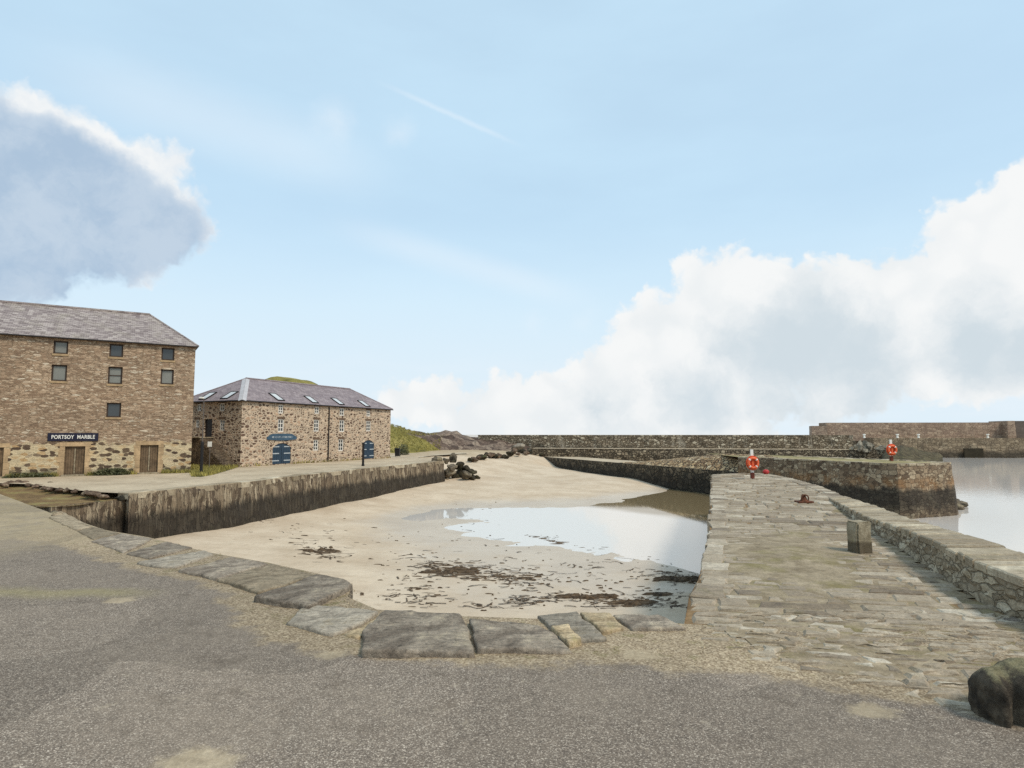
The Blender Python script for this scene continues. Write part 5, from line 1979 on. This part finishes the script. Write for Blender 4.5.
obj('landing_slab', bm, M['granite'], stair)

# ---- turf between the buildings
tp = [at(*q) for q in [(192, 471), (191, 476.5), (201, 477), (214, 474.5), (228, 470.5), (237, 467.5)]] + [c2 - u2 * .1, c2 + i2 * 6, c2 + i2 * 12 + u2 * 2, c1 + u1 * .3 + i1 * 6]
bm = bmesh.new()
vs_ = [bm.verts.new((p.x, p.y, .012)) for p in tp]
es = [bm.edges.new((vs_[i], vs_[(i + 1) % len(vs_)])) for i in range(len(vs_))]
bmesh.ops.triangle_fill(bm, edges=es, use_beauty=True)
bmesh.ops.recalc_face_normals(bm, faces=bm.faces)
if sum(f.normal.z for f in bm.faces) < 0: bmesh.ops.reverse_faces(bm, faces=bm.faces)
tag(obj('turf', bm, M['verge']), 'patch of rough turf between the two buildings', 'turf', kind='structure')


def blades(bm, pts, hmin, hmax, wd=.02, n=3):
    for p in pts:
        for _ in range(n):
            a = R.uniform(0, 6.28)
            h = R.uniform(hmin, hmax)
            b = Vector(p) + Vector((R.uniform(-.12, .12), R.uniform(-.12, .12), 0))
            d_ = Vector((math.cos(a), math.sin(a), 0))
            l = Vector((R.uniform(-.5, .5), R.uniform(-.5, .5), 0)) * h
            v = [bm.verts.new(b - d_ * wd), bm.verts.new(b + d_ * wd), bm.verts.new(b + l * .4 + Vector((0, 0, h * .6)) + d_ * wd * .6), bm.verts.new(b + l + Vector((0, 0, h)))]
            bm.faces.new((v[0], v[1], v[2])); bm.faces.new((v[0], v[2], v[3]))


M['grass'] = simple('grass_blades', rgb(140, 130, 70), .9, .4, .8, bump=0)
pts = []
poly = [(p.x, p.y) for p in tp]
mnx, mxx = min(p[0] for p in poly), max(p[0] for p in poly); mny, mxy = min(p[1] for p in poly), max(p[1] for p in poly)
while len(pts) < 1500:
    x, y = R.uniform(mnx, mxx), R.uniform(mny, mxy)
    if inpoly(x, y, poly): pts.append((x, y, 0))
# foot of warehouse wall
for _ in range(700):
    a = W1 - R.uniform(0, 12)
    if any(r[0] - .2 < a < r[1] + .2 for r in doors): continue
    p = f1.P(a, 0, R.uniform(.02, .3)); pts.append(tuple(p))
# along foot of store and the quay turf bank
for _ in range(160):
    a = R.uniform(0, W2)
    if any(r[0] < a < r[1] for r in db): continue
    p = f2.P(a, 0, R.uniform(.0, .12)); pts.append(tuple(p))
bm = bmesh.new()
blades(bm, pts, .08, .34, .025, 3)
# grass on the near slope of the hill
hp = []
for _ in range(5000):
    x, y = R.uniform(-34, -11), R.uniform(86, 100)
    h = hill(x, y)
    if h > 0: hp.append((x, y, h + .1))
blades(bm, hp[:2600], .1, .3, .06, 2)
tag(obj('grass', bm, M['grass'], uv=False), 'rough grass on the turf, wall feet and hill', 'grass', kind='stuff')


def leaf_mat(name, a, b):
    m, g = material(name)
    p = g.pos()
    g.put(g.b, 'Base Color', g.mix(g.mr(g.noise(p, 3.0, 3), .3, .7), a, b))
    g.put(g.b, 'Roughness', .6)
    return m


M['leaf'] = leaf_mat('shrub_leaf', rgb(44, 50, 30), rgb(92, 92, 62))
M['twig'] = simple('twig_bark', rgb(70, 58, 44), .9, .2, 3, bump=0)


def shrub(loc, sx, sy, h, n, label, u=Vector((1, 0, 0))):
    u = u.normalized(); v = Vector((-u.y, u.x, 0))
    o = thing('low_shrub', label, 'shrub', loc)
    bm = bmesh.new()
    for _ in range(n):
        while True:
            a, b, c_ = R.uniform(-1, 1), R.uniform(-1, 1), R.uniform(0, 1)
            if a * a + b * b + c_ * c_ * .8 < 1.0 + .25 * nz((a * 3, b * 3, c_ * 3), 1, 2): break
        p = Vector(loc) + u * a * sx + v * b * sy + Vector((0, 0, c_ * h + .02))
        s = R.uniform(.04, .09)
        x = Vector((R.uniform(-1, 1), R.uniform(-1, 1), R.uniform(-.6, .6))).normalized()
        y = x.orthogonal().normalized()
        q = [p - x * s, p - y * s * .5, p + x * s, p + y * s * .5]
        bm.faces.new([bm.verts.new(t) for t in q])
    obj('foliage', bm, M['leaf'], o, uv=False)
    for _ in range(5):
        bm = bmesh.new()
        a, b = R.uniform(-.8, .8), R.uniform(-.6, .6)
        tube(bm, Vector(loc) + u * a * sx * .8 + v * b * sy * .5 - Vector((0, 0, .02)), Vector(loc) + u * a * sx + v * b * sy + Vector((0, 0, h * .7)), .012, .006, 5)
    obj('stem', bm, M['twig'], o, uv=False)
    return o


shrub(f1.P(f1.uv(112, 473)[0], 0, .45), 1.05, .34, .42, 1300, 'dark low shrub against the wall between the two brown doors', u1)
shrub(f1.P(f1.uv(30, 475)[0], 0, .35), 1.3, .25, .26, 600, 'low straggling shrub left of the door under the navy sign', u1)
shrub(at(403, 455, 0), .8, .8, 1.35, 1400, 'dark bush beside the bin at the far corner of the store')

# ---- wheelie bin
bl = at(397.3, 456.6, 0)
M['bin'] = simple('bin_plastic', rgb(34, 34, 36), .5, .1, 3, bump=0)
bn = thing('wheelie_bin', 'black wheelie bin standing at the far corner of the stone store', 'bin', bl)
bm = bmesh.new()
fs = box(bm, bl + Vector((0, 0, .50)), .6, .66, .88, bev=0)
for v in bm.verts:
    if v.co.z < .3:
        v.co.x = bl.x + (v.co.x - bl.x) * .78; v.co.y = bl.y + (v.co.y - bl.y) * .78
bmesh.ops.bevel(bm, geom=list(bm.edges), offset=.03, segments=2, affect='EDGES')
obj('body', bm, M['bin'], bn)
bm = bmesh.new()
box(bm, bl + Vector((0, -.02, .985)), .66, .74, .06, bev=.02)
obj('lid', bm, M['bin'], bn)
for s_ in (-1, 1):
    bm = bmesh.new()
    tube(bm, bl + Vector((s_ * .24, .27, .1)), bl + Vector((s_ * .30, .27, .1)), .1, n=14)
    obj('wheel', bm, M['bin'], bn)

# ---- posts, lamp and notice
M['iron'] = simple('dark_iron', rgb(30, 28, 28), .6, .15, 4, bump=0)
M['galv'] = simple('grey_lamp_column', rgb(92, 84, 78), .5, .1, 2, bump=0)
pb = at(363, 466, 0)
bm = bmesh.new()
hp_ = 23.2 * (pb.y) / F
lathe(bm, pb, [(.13, 0), (.13, .12), (.10, .14), (.095, hp_ - .2), (.12, hp_ - .18), (.12, hp_ - .05), (.05, hp_)], 14)
o = obj('iron_post', bm, M['iron'], origin=pb)
tag(o, 'black iron post on the quay in front of the farther blue door', 'post')
lb = at(201, 475.3, 0)
lp = thing('street_lamp', 'slim street lamp with a thick black base between the two buildings', 'street lamp', lb)
hl = (475.3 - 399) * lb.y / F
hb = (475.3 - 442) * lb.y / F
bm = bmesh.new()
lathe(bm, lb, [(.14, 0), (.14, .1), (.095, .14), (.095, hb - .05), (.07, hb)], 14)
obj('base', bm, M['iron'], lp)
bm = bmesh.new()
tube(bm, lb + Vector((0, 0, hb + .001)), lb + Vector((0, 0, hl - .05)), .04, .03, 10)
tube(bm, lb + Vector((0, 0, hl - .1)), lb + Vector((.05, -.35, hl + .02)), .022, .022, 8)
obj('pole', bm, M['galv'], lp)
bm = bmesh.new()
box(bm, lb + Vector((.05, -.42, hl + .02)), .2, .34, .1, bev=.03)
obj('lamp_head', bm, M['white'], lp)
nb_ = at(209, 471, 0)
nt_ = thing('notice_board', 'small white notice on a post before the store gable', 'notice', nb_)
k_ = nb_.y / F
bm = bmesh.new()
tube(bm, nb_, nb_ + Vector((0, 0, 28 * k_)), .03, n=8)
obj('post', bm, M['galv'], nt_)
bm = bmesh.new()
box(bm, nb_ + Vector((0, -.05, 26.5 * k_)), .3, .03, .38, bev=.008)
obj('panel', bm, M['white'], nt_)

# ---- lifebuoys on posts
M['orange'] = simple('lifebuoy_orange', rgb(226, 104, 64), .5, .1, 4, bump=0)
M['orange_d'] = simple('housing_orange', rgb(206, 84, 46), .55, .1, 4, bump=0)
M['redbase'] = simple('red_brown_base', rgb(104, 52, 40), .8, .25, 4, bump=.2)


def torus(bm, c, R_, r_, n=36, m=12, a0=0, a1=2 * math.pi, closed=True):
    rings = []
    cnt = n if closed else n + 1
    for i in range(cnt):
        a = a0 + (a1 - a0) * i / n
        rad = Vector((math.cos(a), 0, math.sin(a)))
        rings.append([bm.verts.new(Vector(c) + rad * (R_ + r_ * math.cos(b)) + Vector((0, r_ * math.sin(b), 0))) for b in (2 * math.pi * k / m for k in range(m))])
    for i in range(n):
        p, q = rings[i], rings[(i + 1) % cnt]
        for k in range(m):
            bm.faces.new((p[k], p[(k + 1) % m], q[(k + 1) % m], q[k]))


def lifebuoy(base, h, ringz, label, lean=0.0):
    t = thing('lifebuoy_post', label, 'lifebuoy', base, 'lifebuoy posts on the piers')
    o_ = Vector(base)
    bm = bmesh.new()
    box(bm, o_ + Vector((0, 0, .17)), .2, .2, .36, bev=.02)
    obj('foot', bm, M['redbase'], t)
    bm = bmesh.new()
    box(bm, o_ + Vector((0, 0, .35 + (h - .35) / 2 + .001)), .17, .10, h - .35, bev=.012)
    obj('post', bm, M['white'], t)
    c_ = o_ + Vector((0, -.16, ringz))
    bm = bmesh.new()
    lathe_pts = []
    # housing: dished back plate
    n = 32
    r0 = [bm.verts.new(c_ + Vector((.40 * math.cos(i * 2 * math.pi / n), .10, .44 * math.sin(i * 2 * math.pi / n)))) for i in range(n)]
    r1 = [bm.verts.new(c_ + Vector((.40 * math.cos(i * 2 * math.pi / n), .05, .44 * math.sin(i * 2 * math.pi / n)))) for i in range(n)]
    bm.faces.new(r0); bm.faces.new(r1[::-1])
    for i in range(n): bm.faces.new((r0[i], r0[(i + 1) % n], r1[(i + 1) % n], r1[i]))
    bmesh.ops.recalc_face_normals(bm, faces=bm.faces)
    obj('housing', bm, M['orange_d'], t)
    bm = bmesh.new()
    torus(bm, c_ + Vector((0, -.02, 0)), .285, .075)
    rg = obj('ring', bm, M['orange'], t, smooth=True)
    bm = bmesh.new()
    for k in range(4):
        a = math.pi / 4 + k * math.pi / 2
        torus(bm, c_ + Vector((0, -.02, 0)), .285, .079, 4, 12, a - .13, a + .13, False)
    obj('reflective_band', bm, M['white'], rg)
    bm = bmesh.new()
    box(bm, c_ + Vector((0, .02, -.02)), .11, .05, .34, bev=.02)
    obj('rope_bag', bm, M['orange'], t)
    return t


q = at(752.5, 478.3, 0.02)
lifebuoy(q, 28.3 * q.y / F, 15.2 * q.y / F, 'lifebuoy on a white post at the far end of the flagged pier')
q = at(891.5, 461.0, ZP)
q.z = ZP + .01
lifebuoy(q, 21 * q.y / F, 11 * q.y / F, 'lifebuoy on a post on top of the middle pier, the farther one')
M['redfloat'] = simple('red_float', rgb(176, 52, 50), .5, .1, 3, bump=0)
rq = at(766, 474.6, 0)
fl = thing('red_float', 'small red float lying at the far edge of the pier', 'float', rq)
bm = bmesh.new()
bmesh.ops.create_uvsphere(bm, u_segments=16, v_segments=10, radius=.17)
for v in bm.verts: v.co = rq + Vector((v.co.x * 1.25, v.co.y, v.co.z + .18))
obj('ball', bm, M['redfloat'], fl, smooth=True)
bm = bmesh.new()
torus(bm, rq + Vector((.24, 0, .18)), .05, .015, 14, 6)
obj('eye', bm, M['redbase'], fl)

# ---- granite bollard post on the pier
gb_ = at(863.5, 553, 0)
kk = gb_.y / F
bm = bmesh.new()
hh = 30 * kk
box(bm, gb_ + Vector((0, .15, hh / 2 - .05)), .40, .36, hh + .1, Vector((1, .25, 0)))
bmesh.ops.subdivide_edges(bm, edges=bm.edges, cuts=7, use_grid_fill=True)
bmesh.ops.bevel(bm, geom=[e for e in bm.edges if e.calc_face_angle(0) > 1], offset=.035, segments=2, affect='EDGES')
for v in bm.verts:
    f = (v.co.z) / hh
    n_v = Vector((nz(v.co * 3.5, 1, 4), nz(v.co * 3.5 + Vector((7, 0, 0)), 1, 4), nz(v.co * 3.5 + Vector((0, 9, 0)), 1, 4)))
    v.co += n_v * .022
    v.co.x = gb_.x + (v.co.x - gb_.x) * (1.03 - .08 * abs(f - .6))


def m_bollard():
    m, g = material('bollard_stone')
    p = g.pos()
    n = g.noise(p, 6, 6, .68)
    c = g.mix(g.mr(n, .3, .7), rgb(128, 116, 94), rgb(168, 156, 132))
    c = g.mix(g.mr(g.noise(p, 30, 4, .7), .5, .72, 0, .5), c, rgb(88, 78, 62))
    zz = g.math('ADD', g.sep(p)[2], g.math('MULTIPLY', g.math('SUBTRACT', g.noise(p, 8, 4, .6), .5), .14))
    c = g.mix(g.mr(zz, .30, .2, 0, .75), c, rgb(70, 60, 46))
    c = g.mix(g.mr(g.noise(p, 4, 5, .65), .6, .7, 0, .5), c, rgb(126, 118, 70))
    g.put(g.b, 'Base Color', c)
    g.put(g.b, 'Normal', g.bump(g.noise(p, 22, 6, .7), .7, .03))
    return m


M['bollard'] = m_bollard()
o = obj('stone_bollard', bm, M['bollard'], origin=gb_)
tag(o, 'squat square granite bollard with a dark foot standing on the pier', 'bollard')

# ---- rusty mooring ring on the pier
mq = at(804, 502.5, 0)
M['rust'] = simple('rusty_iron', rgb(96, 58, 40), .85, .35, 9, bump=.5)
mr_ = thing('mooring_ring', 'rusty iron mooring ring on the flags near the pier end', 'mooring ring', mq)
bm = bmesh.new()
box(bm, mq + Vector((0, 0, .03)), .6, .42, .07, bev=.015)
lathe(bm, mq + Vector((0, 0, .066)), [(.17, 0), (.12, .06), (.07, .2), (.075, .25)], 12)
obj('stud', bm, M['rust'], mr_)
bm = bmesh.new()
torus(bm, mq + Vector((.0, -.10, .17)), .14, .026, 24, 8)
obj('ring', bm, M['rust'], mr_, smooth=True)

# ---- old mooring stone at the right edge: two worn lobes
mb = at(996, 716, 0)
bm = bmesh.new()
bmesh.ops.create_icosphere(bm, subdivisions=5, radius=1.0)
L1c, L2c = Vector((-.02, .02, .26)), Vector((.42, -.06, .16))


def fld(p):
    q2 = p - Vector((.36, 0, .11))
    b = 1 - ((abs(q2.x) / .50) ** 3.4 + (abs(q2.y) / .30) ** 2.8 + (abs(q2.z) / .36) ** 3.4) ** (1 / 3.2)
    # worn rope groove down the front and a slight saddle on top
    b -= .42 * math.exp(-((p.x - .07) / .07) ** 2) * max(0, min(1, (-p.y + .05) / .25))
    b -= .10 * math.exp(-((p.x - .12) / .12) ** 2) * max(0, min(1, (p.z - .2) / .2))
    return b


cen0 = Vector((.16, 0, .15))
for v in bm.verts:
    d_ = v.co.normalized()
    lo, hi = 0.0, 1.4
    for _ in range(22):
        md = (lo + hi) / 2
        if fld(cen0 + d_ * md) > 0: lo = md
        else: hi = md
    p = cen0 + d_ * lo
    p += d_ * (.028 * nz(p * 4, 1, 4) + .01 * nz(p * 14, 1, 3))
    v.co = mb + Vector((p.x * 1.05, p.y * 1.05, max(-.05, p.z * 1.05)))
o = obj('mooring_stone', bm, M['mooring'], origin=mb, smooth=True)
tag(o, 'dark worn two lobed mooring stone set in the yard at the pier root', 'mooring stone')

# ------------------------------------------------------------------ seaweed on the sand
M['rock_grey'] = m_rock('grey_boulder', rgb(112, 105, 92), rgb(156, 147, 130), rgb(142, 134, 104), 1.2)
for o in sc.objects:
    if o.get('group') == 'boulders at the broken end of the far sea wall': o.data.materials[0] = M['rock_grey']
M['weed'] = simple('seaweed', rgb(82, 66, 48), .8, .5, 6, bump=.6)


def weed_clump(bm, p, s, h):
    n = R.randint(6, 10)
    a0 = R.uniform(0, 6.28)
    ex = R.uniform(1.2, 4.0)
    ring = []
    for i in range(n):
        a = a0 + i * 2 * math.pi / n
        r_ = s * R.uniform(.55, 1.25)
        x, y = math.cos(a) * r_ * ex, math.sin(a) * r_
        ring.append((p.x + x, p.y + y))
    vs_ = [bm.verts.new((x, y, sandz(x, y) - .01)) for x, y in ring]
    md = [bm.verts.new(((x * .6 + p.x * .4) + R.uniform(-.1, .1) * s, (y * .6 + p.y * .4), p.z + h * R.uniform(.4, 1.2))) for x, y in ring]
    c_ = bm.verts.new((p.x, p.y, p.z + h * R.uniform(.5, 1.3)))
    for i in range(n):
        j = (i + 1) % n
        bm.faces.new((vs_[i], vs_[j], md[j], md[i]))
        bm.faces.new((md[i], md[j], c_))


def weed_line(pts, n, spread, smin, smax, hmin=.02, hmax=.07):
    cl = densify([tuple(p) + (0,) for p in pts], 1.0)
    for _ in range(n):
        q = R.choice(cl)
        x = q[0] + R.gauss(0, spread[0]); y = q[1] + R.gauss(0, spread[1])
        if y > 612: continue
        p = onsand(x, y)
        yield p, R.uniform(smin, smax), R.uniform(hmin, hmax)


bm = bmesh.new()
for args in [
    ([(512, 531), (535, 538), (560, 543), (585, 547), (612, 548)], 46, (2, .8), .06, .2),
    ([(560, 543), (572, 545)], 10, (4, 1), .15, .35),
    ([(600, 548), (616, 546)], 8, (4, 1), .1, .25),
    ([(430, 563), (470, 572), (500, 576), (530, 580)], 90, (14, 4), .03, .16),
    ([(440, 574), (480, 572)], 26, (8, 2), .08, .26),
    ([(500, 578), (540, 577)], 18, (9, 2), .06, .18),
    ([(400, 560), (420, 590)], 30, (18, 9), .03, .12),
    ([(500, 597), (560, 600), (600, 596), (640, 600), (680, 605)], 70, (14, 4), .03, .12),
    ([(590, 602), (640, 606)], 10, (8, 2), .06, .16),
    ([(380, 596), (520, 606)], 26, (30, 5), .02, .09),
    ([(640, 556), (690, 572)], 26, (16, 7), .03, .12),
    ([(470, 505), (540, 520), (480, 555)], 30, (22, 10), .03, .10),
    ([(300, 545), (330, 556)], 14, (7, 3), .05, .2),
    ([(240, 527), (340, 540)], 22, (26, 8), .03, .10),
    ([(395, 540), (560, 580)], 60, (40, 12), .02, .09),
    ([(560, 580), (690, 592)], 40, (26, 8), .02, .09),
]:
    for p, s, h in weed_line(*args): weed_clump(bm, p, s * .6, h * .6)
tag(obj('seaweed', bm, M['weed'], uv=False), 'scattered strands of dark seaweed on the sand', 'seaweed', kind='stuff')


def heap(px0, px1, py, n, w_, label, cat='seaweed heap'):
    bm = bmesh.new()
    c_ = onsand((px0 + px1) / 2, py)
    for _ in range(int(n * 1.2)):
        p = onsand(R.uniform(px0, px1), py + R.gauss(0, w_))
        weed_clump(bm, p, R.uniform(.05, .15), R.uniform(.03, .08))
    tag(obj('seaweed_heap', bm, M['weed'], origin=c_, uv=False), label, cat, 'larger heaps of seaweed on the sand')


RB = [([(420, 565), (540, 580)], 150, 5), ([(512, 531), (612, 548)], 60, 1.5), ([(500, 597), (680, 606)], 150, 4), ([(400, 560), (430, 598)], 40, 9), ([(560, 560), (690, 590)], 60, 10), ([(640, 575), (700, 578)], 40, 2.5),
      ([(470, 505), (500, 560)], 30, 12), ([(298, 545), (336, 556)], 40, 4), ([(380, 598), (520, 606)], 50, 4), ([(240, 527), (420, 545)], 24, 8)]
bm = bmesh.new()
for pl, n, sp in RB:
    cl = densify([tuple(p) + (0,) for p in pl], 1.0)
    for _ in range(n):
        q = R.choice(cl)
        py = q[1] + R.gauss(0, sp)
        if py > 609: continue
        p = onsand(q[0] + R.gauss(0, sp * 1.6), py)
        a = R.gauss(0, .45)
        wd = R.uniform(.012, .05)
        L = R.uniform(.05, .17)
        pr_ = None
        x, y = p.x, p.y
        for k in range(R.randint(3, 7)):
            zc = sandz(x, y) + R.uniform(.012, .03)
            nx, ny = -math.sin(a), math.cos(a)
            w_ = wd * R.uniform(.4, 1)
            e_ = (bm.verts.new((x + nx * w_, y + ny * w_, zc)), bm.verts.new((x - nx * w_, y - ny * w_, zc)))
            if pr_: bm.faces.new((pr_[0], pr_[1], e_[1], e_[0]))
            pr_ = e_
            x += math.cos(a) * L; y += math.sin(a) * L
            a += R.gauss(0, .5)
tag(obj('seaweed_strands', bm, M['weed'], uv=False), 'thin ribbons of seaweed lying on the sand', 'seaweed', kind='stuff')
heap(656, 698, 579.5, 46, 1.0, 'long dark seaweed heap lying against the foot of the pier')
heap(614, 650, 602.5, 34, .8, 'flat seaweed heap close to the middle of the edge slabs')
heap(560, 612, 597.0, 36, .8, 'thin winding seaweed heap left of the flat one')
heap(654, 668, 594.5, 12, .7, 'small round seaweed heap between the two long ones near the pier')
heap(424, 478, 571, 40, 1.8, 'broad ragged seaweed heap on the open sand')
heap(303, 335, 551, 24, 1.3, 'seaweed heap nearest the left quay wall')
# loose gravel on the tan margin
M['gravel'] = simple('loose_gravel', rgb(164, 148, 122), .95, .3, 9, bump=.2)
bm = bmesh.new()
ed = densify([p + (0,) for p in EDGE], .05)
for _ in range(1500):
    q = R.choice(ed)
    dd = (CEN - Vector(q[:2])).normalized()
    off = abs(R.gauss(0, .55)) + .25
    x = q[0] + dd.x * off + R.gauss(0, .1); y = q[1] + dd.y * off + R.gauss(0, .1)
    s = R.uniform(.006, .02) * (1.6 if R.random() < .06 else 1)
    z0_ = .028 * nz((x * .35, y * .35, 1), 1, 3)
    vs_ = [bm.verts.new((x + s * R.uniform(.6, 1.2) * dx, y + s * R.uniform(.6, 1.2) * dy, z0_ + s * dz)) for dx, dy, dz in ((1, 0, .2), (0, 1, .2), (-1, 0, .2), (0, -1, .2), (0, 0, .9), (0, 0, -.4))]
    for a, b, c_ in ((0, 1, 4), (1, 2, 4), (2, 3, 4), (3, 0, 4), (1, 0, 5), (2, 1, 5), (3, 2, 5), (0, 3, 5)):
        bm.faces.new((vs_[a], vs_[b], vs_[c_]))
tag(obj('gravel', bm, M['gravel'], uv=False), 'loose tan gravel along the edge of the yard', 'gravel', kind='stuff')

for o in sc.objects:
    if '_o' in o: del o['_o']
